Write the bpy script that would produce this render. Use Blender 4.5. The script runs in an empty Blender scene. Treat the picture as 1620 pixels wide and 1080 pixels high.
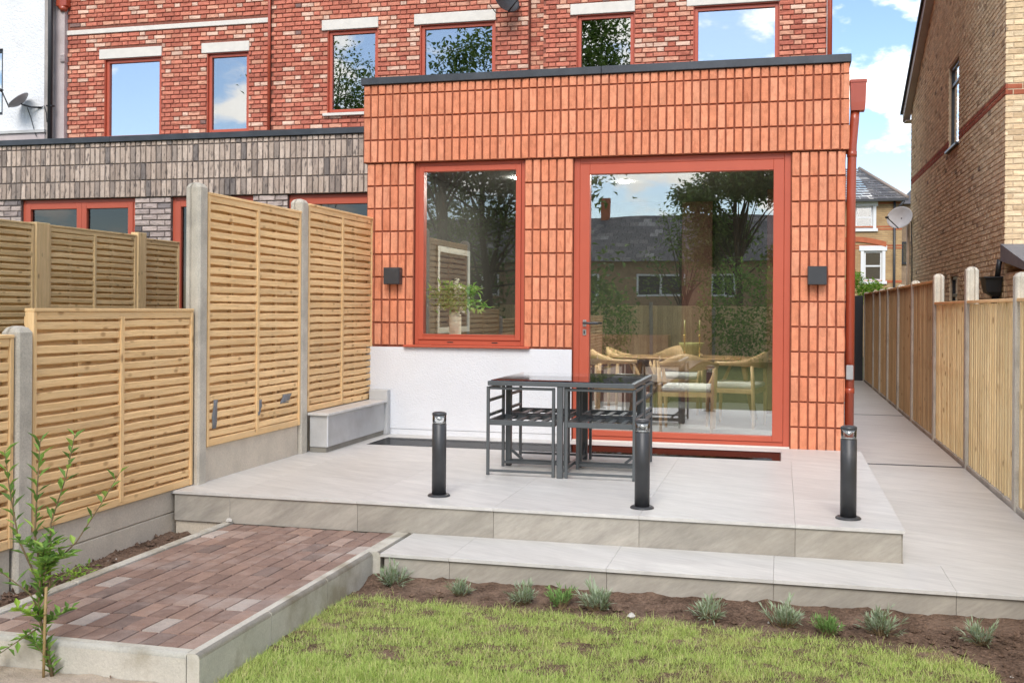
import bpy, math, random
from mathutils import Vector, Matrix
random.seed(7)
R = random.Random(11)
scn = bpy.context.scene
COL = scn.collection
# ------------------------------------------------------------------ camera
F, YAW, ROLL, HOR = 1679.0, 0.2481, 0.0067, 486.9
CX, CY, CZ = -0.555, -9.874, 1.25
cam = bpy.data.cameras.new('camera')
cam.sensor_width = 36.0
cam.lens = 36.0 * F / 1620.0
cam.shift_y = (HOR - 540.0) / 1620.0
cam.clip_start, cam.clip_end = 0.05, 3000.0
cam_o = bpy.data.objects.new('camera', cam)
cam_o.matrix_world = (Matrix.Translation((CX, CY, CZ)) @ Matrix.Rotation(YAW, 4, 'Z')
                      @ Matrix.Rotation(math.pi / 2, 4, 'X') @ Matrix.Rotation(ROLL, 4, 'Z'))
COL.objects.link(cam_o)
scn.camera = cam_o
# ------------------------------------------------------------------ light
SUN_EL, SUN_AZ = math.radians(42), math.radians(177)      # azimuth measured from +Y towards +X
w = bpy.data.worlds.new('World')
scn.world = w
w.use_nodes = True
nt = w.node_tree
nt.nodes.clear()
def wn(t, **k):
    n = nt.nodes.new(t)
    for a, b in k.items():
        setattr(n, a, b)
    return n
sky = wn('ShaderNodeTexSky', sky_type='NISHITA', sun_disc=False, sun_elevation=SUN_EL, sun_rotation=SUN_AZ)
sky.air_density, sky.dust_density, sky.ozone_density = 1.0, 0.25, 4.0
tc = wn('ShaderNodeTexCoord')
sep = wn('ShaderNodeSeparateXYZ')
nt.links.new(tc.outputs['Generated'], sep.inputs[0])
zz = wn('ShaderNodeMath', operation='MAXIMUM'); zz.inputs[1].default_value = 0.0
nt.links.new(sep.outputs['Z'], zz.inputs[0])
za = wn('ShaderNodeMath', operation='ADD'); za.inputs[1].default_value = 0.62
nt.links.new(zz.outputs[0], za.inputs[0])
cx = wn('ShaderNodeCombineXYZ')
for i, ax in enumerate('XYZ'):
    d = wn('ShaderNodeMath', operation='DIVIDE')
    nt.links.new(sep.outputs[ax] if ax != 'Z' else zz.outputs[0], d.inputs[0])
    nt.links.new(za.outputs[0], d.inputs[1])
    nt.links.new(d.outputs[0], cx.inputs[i])
mp = wn('ShaderNodeMapping'); mp.inputs['Location'].default_value = (3.1, 0.7, 1.9); mp.inputs['Scale'].default_value = (1, 1, 1.6)
nt.links.new(cx.outputs[0], mp.inputs[0])
nz = wn('ShaderNodeTexNoise'); nz.inputs['Scale'].default_value = 8.5; nz.inputs['Detail'].default_value = 9; nz.inputs['Roughness'].default_value = 0.56
nt.links.new(mp.outputs[0], nz.inputs[0])
rmp = wn('ShaderNodeMapRange', interpolation_type='SMOOTHSTEP')
rmp.inputs['From Min'].default_value = 0.485; rmp.inputs['From Max'].default_value = 0.61
nt.links.new(nz.outputs[0], rmp.inputs[0])
nz2 = wn('ShaderNodeTexNoise'); nz2.inputs['Scale'].default_value = 5; nz2.inputs['Detail'].default_value = 6
nt.links.new(mp.outputs[0], nz2.inputs[0])
cr = wn('ShaderNodeMapRange'); cr.inputs['From Min'].default_value = 0.3; cr.inputs['From Max'].default_value = 0.7
cr.inputs['To Min'].default_value = 6.5; cr.inputs['To Max'].default_value = 9.0
nt.links.new(nz2.outputs[0], cr.inputs[0])
skg = wn('ShaderNodeMix', data_type='RGBA', blend_type='MULTIPLY'); skg.inputs[0].default_value = 1.0; skg.inputs[7].default_value = (0.86, 0.80, 0.78, 1)
nt.links.new(sky.outputs[0], skg.inputs[6])
mx = wn('ShaderNodeMix', data_type='RGBA')
nt.links.new(rmp.outputs[0], mx.inputs[0]); nt.links.new(skg.outputs[2], mx.inputs[6])
cc = wn('ShaderNodeCombineColor')
for i in range(3):
    m_ = wn('ShaderNodeMath', operation='MULTIPLY'); m_.inputs[1].default_value = (1.0, 0.98, 0.94)[i]
    nt.links.new(cr.outputs[0], m_.inputs[0]); nt.links.new(m_.outputs[0], cc.inputs[i])
nt.links.new(cc.outputs[0], mx.inputs[7])
bg = wn('ShaderNodeBackground'); bg.inputs['Strength'].default_value = 0.105
nt.links.new(mx.outputs[2], bg.inputs[0])
wo = wn('ShaderNodeOutputWorld'); nt.links.new(bg.outputs[0], wo.inputs[0])
sl = bpy.data.lights.new('sun', 'SUN'); sl.energy = 1.35; sl.angle = math.radians(32); sl.color = (1.0, 0.945, 0.87)
so = bpy.data.objects.new('sun', sl); COL.objects.link(so)
sd = Vector((math.sin(SUN_AZ) * math.cos(SUN_EL), math.cos(SUN_AZ) * math.cos(SUN_EL), math.sin(SUN_EL)))
so.rotation_euler = sd.to_track_quat('Z', 'Y').to_euler(); so.location = sd * 60
vs = scn.view_settings
vs.view_transform = 'Standard'; vs.look = 'None'; vs.exposure = 1.31; vs.gamma = 1.0; vs.use_curve_mapping = False
scn.render.engine = 'CYCLES'
scn.cycles.max_bounces = 8; scn.cycles.transparent_max_bounces = 12

# ------------------------------------------------------------------ materials
MATS = {}
def ramp(n, cols, const=True):
    cr = n.color_ramp
    cr.interpolation = 'CONSTANT' if const else 'LINEAR'
    tot = sum(c[0] for c in cols); acc = 0
    while len(cr.elements) < len(cols): cr.elements.new(0.5)
    for e, c in zip(cr.elements, cols):
        e.position = acc / tot if const else c[0]
        acc += c[0]
        e.color = (*c[1], 1)
def pmat(name, col, rough=0.6, metal=0.0, noise=None, stretch=(1, 1, 1), bump=None, rnd=None, mode='obj', fine=None,
         stain=None, spec=0.4, streak=None, trans=0.0, coat=0.0, wood=None, hv=0.0):
    key = name + mode
    if key in MATS: return MATS[key]
    m = bpy.data.materials.new(name + ('' if mode == 'obj' else '_joined')); m.use_nodes = True
    t = m.node_tree; N = t.nodes; L = t.links
    b = N['Principled BSDF']; out = N['Material Output']
    b.inputs['Roughness'].default_value = rough; b.inputs['Metallic'].default_value = metal
    b.inputs['Specular IOR Level'].default_value = spec
    if coat: b.inputs['Coat Weight'].default_value = coat
    geo = N.new('ShaderNodeNewGeometry')
    if mode == 'obj':
        oi = N.new('ShaderNodeObjectInfo'); rs = oi.outputs['Random']
    else:
        rs = geo.outputs['Random Per Island']
    va = N.new('ShaderNodeVectorMath'); va.operation = 'ADD'
    sc = N.new('ShaderNodeMath'); sc.operation = 'MULTIPLY'; sc.inputs[1].default_value = 53.0 if (rnd or wood) else 0.0
    L.new(rs, sc.inputs[0]); L.new(geo.outputs['Position'], va.inputs[0]); L.new(sc.outputs[0], va.inputs[1])
    mpn = N.new('ShaderNodeMapping'); mpn.inputs['Scale'].default_value = stretch
    if name.startswith('porcelain'):
        pre = N.new('ShaderNodeMapping'); pre.inputs['Rotation'].default_value = (0, .55, .0) if 'riser' in name else (0, 0, .45)
        L.new(va.outputs[0], pre.inputs[0]); L.new(pre.outputs[0], mpn.inputs[0])
    if not mpn.inputs[0].is_linked: L.new(va.outputs[0], mpn.inputs[0])
    P = mpn.outputs[0]
    def mixc(fac, a, bb, mode_='MIX'):
        n = N.new('ShaderNodeMix'); n.data_type = 'RGBA'; n.blend_type = mode_
        for s, v in ((0, fac), (6, a), (7, bb)):
            if hasattr(v, 'is_linked') or isinstance(v, bpy.types.NodeSocket): L.new(v, n.inputs[s])
            elif s == 0: n.inputs[0].default_value = v
            else: n.inputs[s].default_value = (*v, 1)
        return n.outputs[2]
    def noi(scale, det=5, ro=0.55, vec=P):
        n = N.new('ShaderNodeTexNoise'); n.inputs['Scale'].default_value = scale; n.inputs['Detail'].default_value = det
        n.inputs['Roughness'].default_value = ro; L.new(vec, n.inputs['Vector']); return n.outputs[0]
    def mr(v, a, b_, c, d):
        n = N.new('ShaderNodeMapRange'); L.new(v, n.inputs[0])
        for i, x in enumerate((a, b_, c, d)): n.inputs[i + 1].default_value = x
        return n.outputs[0]
    def val(c, f):
        n = N.new('ShaderNodeVectorMath'); n.operation = 'SCALE'
        L.new(c, n.inputs[0]); L.new(f, n.inputs['Scale']); return n.outputs[0]
    if rnd:
        r = N.new('ShaderNodeValToRGB'); ramp(r, rnd); L.new(rs, r.inputs[0]); C = r.outputs[0]
    else:
        r = N.new('ShaderNodeRGB'); r.outputs[0].default_value = (*col, 1); C = r.outputs[0]
    if hv:
        fr = N.new('ShaderNodeMath'); fr.operation = 'FRACT'
        s2 = N.new('ShaderNodeMath'); s2.operation = 'MULTIPLY'; s2.inputs[1].default_value = 71.3
        L.new(rs, s2.inputs[0]); L.new(s2.outputs[0], fr.inputs[0])
        C = val(C, mr(fr.outputs[0], 0, 1, 1 - hv, 1 + hv))
    hgt = None
    if wood:      # (axis stretch is in `stretch`) grain, growth bands and knots
        dark, mid = wood
        g = noi(1.0, 6, 0.6); g2 = noi(4.5, 4, 0.6)
        C = mixc(mr(g, 0.42, 0.68, 0, 0.85), C, mid)
        C = mixc(mr(g2, 0.55, 0.75, 0, 0.45), C, dark)
        vo = N.new('ShaderNodeTexVoronoi'); vo.inputs['Scale'].default_value = 1.0
        mk = N.new('ShaderNodeMapping'); mk.inputs['Scale'].default_value = tuple(5.5 if s < 10 else 11 for s in stretch)
        L.new(va.outputs[0], mk.inputs[0]); L.new(mk.outputs[0], vo.inputs['Vector'])
        C = mixc(mr(vo.outputs['Distance'], 0.08, 0.19, 0.7, 0), C, dark)
        hgt = g
    if noise: C = val(C, mr(noi(noise[0]), 0.3, 0.7, 1 - noise[1], 1 + noise[1]))
    if fine: C = val(C, mr(noi(fine[0], 3, 0.7), 0.3, 0.7, 1 - fine[1], 1 + fine[1]))
    if stain:
        s_ = noi(stain[0], 7, 0.62, geo.outputs['Position'])
        C = mixc(mr(s_, stain[3], stain[3] + 0.16, 0, stain[1]), C, stain[2])
    if streak:    # (scale vector, amount, colour): sparse dark creases
        ms = N.new('ShaderNodeMapping'); ms.inputs['Scale'].default_value = streak[0]; ms.inputs['Rotation'].default_value = (0, 0.25, 0)
        L.new(va.outputs[0], ms.inputs[0])
        sv = noi(1.0, 3, 0.5, ms.outputs[0])
        C = mixc(mr(sv, 0.56, 0.68, 0, streak[1]), C, streak[2])
        hgt = sv
    L.new(C, b.inputs['Base Color'])
    if bump:
        h = noi(bump[0], 6, 0.6)
        bn = N.new('ShaderNodeBump'); bn.inputs['Strength'].default_value = bump[2] if len(bump) > 2 else 1.0
        bn.inputs['Distance'].default_value = bump[1]; L.new(h, bn.inputs['Height'])
        last = bn
        if hgt is not None:
            b2 = N.new('ShaderNodeBump'); b2.invert = True; b2.inputs['Distance'].default_value = bump[1] * 1.2
            L.new(hgt, b2.inputs['Height']); L.new(bn.outputs[0], b2.inputs['Normal']); last = b2
        L.new(last.outputs[0], b.inputs['Normal'])
    if trans:
        tr = N.new('ShaderNodeBsdfTranslucent'); L.new(C, tr.inputs[0])
        ms = N.new('ShaderNodeMixShader'); ms.inputs[0].default_value = trans
        L.new(b.outputs[0], ms.inputs[1]); L.new(tr.outputs[0], ms.inputs[2]); L.new(ms.outputs[0], out.inputs[0])
    MATS[key] = m
    return m
def glassmat(name, tint, refl, warp=0.0, wscale=3.0, rough=0.0, gcol=(1, 1, 1), ior=1.5):
    m = bpy.data.materials.new(name); m.use_nodes = True
    t = m.node_tree; N = t.nodes; L = t.links; N.clear()
    out = N.new('ShaderNodeOutputMaterial'); tr = N.new('ShaderNodeBsdfTransparent'); tr.inputs[0].default_value = (*tint, 1)
    gl = N.new('ShaderNodeBsdfGlossy'); gl.inputs['Roughness'].default_value = rough; gl.inputs[0].default_value = (*gcol, 1)
    fr = N.new('ShaderNodeFresnel'); fr.inputs[0].default_value = ior
    ad = N.new('ShaderNodeMath'); ad.operation = 'ADD'; ad.use_clamp = True; ad.inputs[1].default_value = refl
    L.new(fr.outputs[0], ad.inputs[0])
    mx = N.new('ShaderNodeMixShader'); L.new(ad.outputs[0], mx.inputs[0]); L.new(tr.outputs[0], mx.inputs[1]); L.new(gl.outputs[0], mx.inputs[2])
    if warp:
        geo = N.new('ShaderNodeNewGeometry'); nz = N.new('ShaderNodeTexNoise'); nz.inputs['Scale'].default_value = wscale; nz.inputs['Detail'].default_value = 1
        L.new(geo.outputs['Position'], nz.inputs['Vector'])
        bn = N.new('ShaderNodeBump'); bn.inputs['Distance'].default_value = warp; L.new(nz.outputs[0], bn.inputs['Height']); L.new(bn.outputs[0], gl.inputs['Normal'])
    L.new(mx.outputs[0], out.inputs[0])
    return m

ORANGE = [(5, (.685, .265, .150)), (4, (.665, .25, .138)), (4, (.705, .285, .165)), (1.5, (.63, .228, .125)), (2, (.70, .298, .178))]
REDMIX = [(5, (.55, .185, .125)), (4, (.50, .16, .108)), (3.5, (.60, .225, .15)), (3, (.66, .33, .225)), (1.9, (.70, .47, .36)), (.6, (.42, .135, .095)), (.12, (.28, .18, .16))]
GREYSOL = [(4, (.49, .39, .32)), (3, (.55, .445, .37)), (2, (.40, .315, .26)), (1.4, (.30, .245, .21)), (.4, (.21, .18, .165))]
GREYSTR = [(4, (.50, .41, .37)), (3, (.43, .35, .32)), (2, (.56, .47, .42)), (1.2, (.25, .215, .21)), (1, (.17, .15, .15))]
YELLOW = [(5, (.74, .57, .36)), (4, (.70, .525, .325)), (3, (.77, .61, .40)), (1.5, (.62, .45, .275)), (.5, (.46, .33, .205)), (.15, (.33, .25, .17))]
REDBAND = [(3, (.36, .105, .06)), (2, (.31, .09, .055)), (2, (.40, .125, .07))]
PAVER = [(5, (.285, .195, .158)), (4, (.255, .172, .14)), (3, (.32, .215, .17)), (2, (.36, .265, .22)), (1.4, (.45, .385, .34)), (2, (.225, .165, .142))]
def brickmats(name, cols, streak, sc, hv=0.07, stain=None, rough=0.9):
    return tuple(pmat(name, (0.4, 0.2, 0.1), rough, rnd=cols, mode=md, noise=(14, .12), fine=(160, .13), bump=(70, .005), streak=(sc, streak[0], streak[1]), hv=hv, spec=.15, stain=stain) for md in ('obj', 'isl'))
M_ORANGE = brickmats('orange_brick', ORANGE, (.30, (.32, .075, .035)), (26, 26, 9))
M_RED = brickmats('red_multi_brick', REDMIX, (.45, (.22, .06, .04)), (9, 9, 30), hv=.13)
M_GREYSOL = brickmats('grey_soldier_brick', GREYSOL, (.75, (.075, .065, .065)), (34, 34, 10), hv=.1)
M_GREYSTR = brickmats('grey_stretcher_brick', GREYSTR, (.6, (.12, .105, .105)), (10, 10, 34), hv=.1)
M_YELLOW = brickmats('yellow_stock_brick', YELLOW, (.22, (.24, .155, .085)), (8, 8, 30), hv=.12, stain=(.5, .2, (.40, .29, .18), .54))
M_REDBAND = brickmats('red_band_brick', REDBAND, (.3, (.22, .06, .04)), (9, 9, 30))
M_PAVER = brickmats('clay_paver', PAVER, (.35, (.42, .33, .29)), (7, 7, 7), hv=.10, stain=(2.2, .5, (.42, .36, .33), .54))
def mort(name, c): return pmat(name, c, .95, noise=(30, .2), bump=(120, .003), spec=.1)
MO_ORANGE = mort('red_mortar', (.25, .082, .05)); MO_RED = mort('brown_mortar', (.25, .10, .072))
MO_GREY = mort('dark_mortar', (.14, .118, .108)); MO_YELLOW = mort('buff_mortar', (.54, .42, .29)); MO_PAVE = mort('joint_sand', (.16, .125, .10))
FRAME = pmat('red_frame_paint', (.46, .094, .051), .40, noise=(2.5, .04), spec=.45, bump=(300, .0004))
PIPE = pmat('red_pipe_paint', (.36, .064, .030), .34, spec=.55, noise=(3, .05), coat=.2)
CAPM = pmat('dark_coping_metal', (.058, .064, .074), .42, metal=.3, noise=(6, .18), fine=(60, .1), stain=(2.5, .25, (.16, .17, .18), .58))
ANTH = pmat('anthracite_metal', (.046, .048, .052), .42, metal=.1, noise=(9, .1), spec=.45, stain=(7, .3, (.15, .145, .14), .60))
TABM = pmat('grey_powder_coat', (.105, .115, .12), .38, metal=.2, noise=(8, .08), spec=.5)
DARKM = pmat('dark_frame', (.03, .033, .038), .35, spec=.45)
RENDER = pmat('white_render', (.70, .71, .735), .88, noise=(3, .02), bump=(70, .006), spec=.2, stain=(1.8, .18, (.60, .59, .57), .55))
OLDREND = pmat('old_white_render', (.76, .77, .78), .9, noise=(2, .05), bump=(26, .018), spec=.15, stain=(1.3, .45, (.52, .49, .46), .60))
PINKREND = pmat('mauve_render', (.52, .45, .44), .9, noise=(4, .07), bump=(40, .006), spec=.15, stain=(1.6, .5, (.40, .34, .33), .52))
GREYREND = pmat('grey_render', (.50, .50, .49), .85, noise=(4, .06), bump=(60, .003), spec=.2, stain=(3, .5, (.38, .37, .35), .50))
STONE = pmat('pale_lintel', (.68, .64, .58), .8, noise=(8, .06), bump=(90, .001))
CONC = pmat('fence_concrete', (.54, .495, .415), .92, noise=(5, .14), fine=(120, .16), bump=(130, .0035), spec=.15, stain=(3.5, .55, (.32, .295, .25), .52))
GRAV = pmat('gravel_board_concrete', (.60, .53, .43), .92, noise=(4, .10), fine=(90, .10), bump=(60, .002), spec=.15, stain=(2.0, .45, (.35, .305, .25), .53))
KERB = pmat('kerb_concrete', (.54, .515, .45), .9, noise=(5, .10), fine=(120, .10), bump=(120, .002), spec=.2, stain=(2.6, .8, (.31, .27, .195), .46))
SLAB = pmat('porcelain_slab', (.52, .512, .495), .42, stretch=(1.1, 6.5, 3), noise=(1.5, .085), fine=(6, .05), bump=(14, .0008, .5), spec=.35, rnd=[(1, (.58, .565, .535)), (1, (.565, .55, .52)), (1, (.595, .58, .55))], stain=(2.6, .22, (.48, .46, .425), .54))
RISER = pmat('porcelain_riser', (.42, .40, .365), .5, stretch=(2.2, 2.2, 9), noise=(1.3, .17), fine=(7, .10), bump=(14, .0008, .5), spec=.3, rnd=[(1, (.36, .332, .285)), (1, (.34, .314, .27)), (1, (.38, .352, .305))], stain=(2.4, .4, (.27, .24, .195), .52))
def woodmat(name, base, mid, dark, st, rough=.75, hv=.08, stain=None):
    return tuple(pmat(name, base, rough, wood=(dark, mid), stretch=st, hv=hv, mode=md, noise=(.8, .08), bump=(6, .002), spec=.2, stain=stain) for md in ('obj', 'isl'))
WOODY = woodmat('treated_pine_slat', (.90, .615, .315), (.81, .52, .24), (.38, .20, .085), (42, 2.2, 42), hv=.13, stain=(1.4, .3, (.50, .375, .22), .54))
WOODZ = woodmat('treated_pine_batten', (.84, .57, .29), (.75, .475, .215), (.30, .165, .075), (42, 42, 2.2))
WOODN = woodmat('weathered_pine_slat', (.78, .57, .30), (.66, .46, .215), (.28, .17, .08), (42, 2.2, 42), stain=(3, .35, (.30, .21, .11), .56))
WOODNZ = woodmat('weathered_pine_post', (.74, .54, .29), (.62, .44, .21), (.24, .15, .075), (42, 42, 2.2))
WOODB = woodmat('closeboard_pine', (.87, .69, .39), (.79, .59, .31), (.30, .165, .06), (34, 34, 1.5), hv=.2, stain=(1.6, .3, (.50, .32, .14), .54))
WOODT = woodmat('shaded_tall_closeboard_pine', (.47, .315, .17), (.38, .235, .115), (.20, .11, .05), (30, 30, 1.3), hv=.2, stain=(1.6, .35, (.32, .19, .10), .52))  # browner board type, with the passage shade also put into its colour
WALNUT = pmat('dark_oak', (.33, .19, .09), .45, wood=((.16, .08, .035), (.26, .14, .06)), stretch=(4, 30, 30), hv=.05, spec=.4)
OAK = pmat('oak', (.66, .44, .24), .45, wood=((.40, .23, .11), (.56, .36, .18)), stretch=(30, 30, 4), hv=.05, spec=.4)
SOIL = pmat('soil', (.17, .112, .08), .97, noise=(9, .4), fine=(70, .5), bump=(45, .035), spec=.08, stain=(3.5, .75, (.29, .20, .145), .48))
SAND = pmat('sand', (.50, .42, .34), .97, noise=(8, .18), fine=(200, .2), bump=(70, .012), spec=.1, stain=(4, .4, (.33, .26, .20), .55))
TURF = pmat('turf_base', (.20, .215, .075), .97, noise=(9, .3), fine=(120, .45), bump=(60, .03), spec=.05)
SLATE = pmat('slate', (.105, .10, .105), .7, noise=(4, .2), rnd=[(3, (.115, .11, .115)), (3, (.09, .088, .095)), (1, (.17, .16, .155)), (.5, (.28, .27, .26))], mode='isl', bump=(40, .002))
GROUND = pmat('ground', (.12, .13, .06), .95, noise=(1.5, .3), fine=(30, .3), bump=(20, .02))
WHITEP = pmat('white_paint', (.74, .75, .75), .4, noise=(6, .03))
CERAM = pmat('cream_ceramic', (.88, .85, .74), .35, noise=(12, .05), coat=.3)
CUSH = pmat('white_fabric', (.72, .72, .70), .9, noise=(10, .04), bump=(220, .001))
BRASS = pmat('brass', (.62, .44, .10), .25, metal=1.0)
BOWL = pmat('green_bowl', (.27, .26, .085), .4, noise=(9, .15))
DISHM = pmat('dish_grey', (.34, .345, .35), .5, noise=(7, .1), stain=(8, .3, (.22, .22, .21), .55))
BLACKP = pmat('black_plastic', (.022, .023, .026), .4, noise=(9, .1), spec=.4)
LEADM = pmat('lead_flashing', (.19, .205, .235), .5, metal=.2, noise=(6, .15), stain=(4, .4, (.10, .11, .13), .54))
TAPE = pmat('grey_tape', (.17, .175, .185), .5, noise=(20, .1))
LAV = pmat('lavender_leaf', (.2, .27, .17), .8, rnd=[(3, (.36, .44, .29)), (3, (.42, .49, .355)), (2, (.26, .35, .18))], mode='isl', trans=.25)
LAVG = pmat('green_herb_leaf', (.12, .24, .06), .8, rnd=[(3, (.20, .36, .10)), (3, (.26, .42, .13)), (2, (.15, .28, .08))], mode='isl', trans=.3)
LEAFL = pmat('shrub_leaf', (.1, .22, .03), .65, rnd=[(3, (.16, .30, .06)), (3, (.23, .40, .075)), (2, (.125, .23, .05)), (1, (.36, .52, .11))], mode='isl', trans=.35)
LEAFB = pmat('bright_leaf', (.22, .38, .04), .5, rnd=[(3, (.27, .48, .06)), (3, (.36, .55, .08)), (1, (.18, .34, .04))], mode='isl', trans=.4)
LEAFT = pmat('tree_leaf', (.06, .10, .025), .6, rnd=[(3, (.13, .215, .045)), (3, (.09, .16, .032)), (2, (.18, .28, .065))], mode='isl', trans=.25)
LEAFV = pmat('bouquet_leaf', (.09, .17, .03), .5, rnd=[(3, (.26, .44, .10)), (2, (.36, .52, .15)), (2, (.15, .38, .08))], mode='isl', trans=.3)
FLOW = pmat('white_petal', (.80, .79, .72), .7, trans=.3)
STEM = pmat('stem', (.17, .12, .06), .8, noise=(20, .2))
BARK = pmat('bark', (.10, .075, .055), .95, noise=(6, .3), bump=(20, .03), stretch=(1, 1, .25))
CANE = pmat('bamboo_cane', (.36, .25, .11), .5, noise=(12, .15))
GRASSM = pmat('grass_blade', (.2, .3, .05), .7, rnd=[(3, (.44, .57, .14)), (3, (.52, .63, .18)), (2, (.33, .47, .10)), (1.8, (.60, .64, .24)), (.9, (.66, .57, .32))], mode='isl', trans=.3, stain=(2.0, .45, (.52, .49, .18), .50))
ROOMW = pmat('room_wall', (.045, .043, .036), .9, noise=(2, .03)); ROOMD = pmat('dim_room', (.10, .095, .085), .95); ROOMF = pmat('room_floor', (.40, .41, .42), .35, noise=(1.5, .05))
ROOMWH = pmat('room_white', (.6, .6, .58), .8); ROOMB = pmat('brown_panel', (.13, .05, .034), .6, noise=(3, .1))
DRAIN = pmat('drain_black', (.022, .022, .024), .5)
PEB2 = pmat('pale_stone', (.55, .53, .49), .9, noise=(60, .15))
PEB = pmat('pebble', (.5, .45, .4), .85, rnd=[(2, (.55, .52, .47)), (2, (.30, .23, .18)), (3, (.19, .13, .095))], mode='isl', noise=(40, .15))
G_DOOR = glassmat('door_glass', (.95, .98, .96), .20, .0004, 1.6)
G_WIN = glassmat('kitchen_window_glass', (.96, .98, .96), .08, .0004, 1.6)
G_UP = glassmat('upper_window_glass', (.50, .53, .52), .34, .0013, 2.0)
G_UPF = glassmat('upper_flat_glass', (.50, .53, .52), .56, .0004, 1.2)
G_TOP = glassmat('table_glass', (.92, .93, .93), .14, 0, ior=1.16)
G_FLOOR = glassmat('floor_glass', (.82, .82, .82), .0, .0002, 3, .05, (.45, .45, .45), 1.22)
G_CLEAR = glassmat('clear_acrylic', (.93, .95, .95), .05)
def emis(name, c, s):
    m = bpy.data.materials.new(name); m.use_nodes = True
    b = m.node_tree.nodes['Principled BSDF']; b.inputs['Emission Color'].default_value = (*c, 1); b.inputs['Emission Strength'].default_value = s
    return m
LAMP = emis('downlight_glow', (1, .96, .9), 380)

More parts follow.
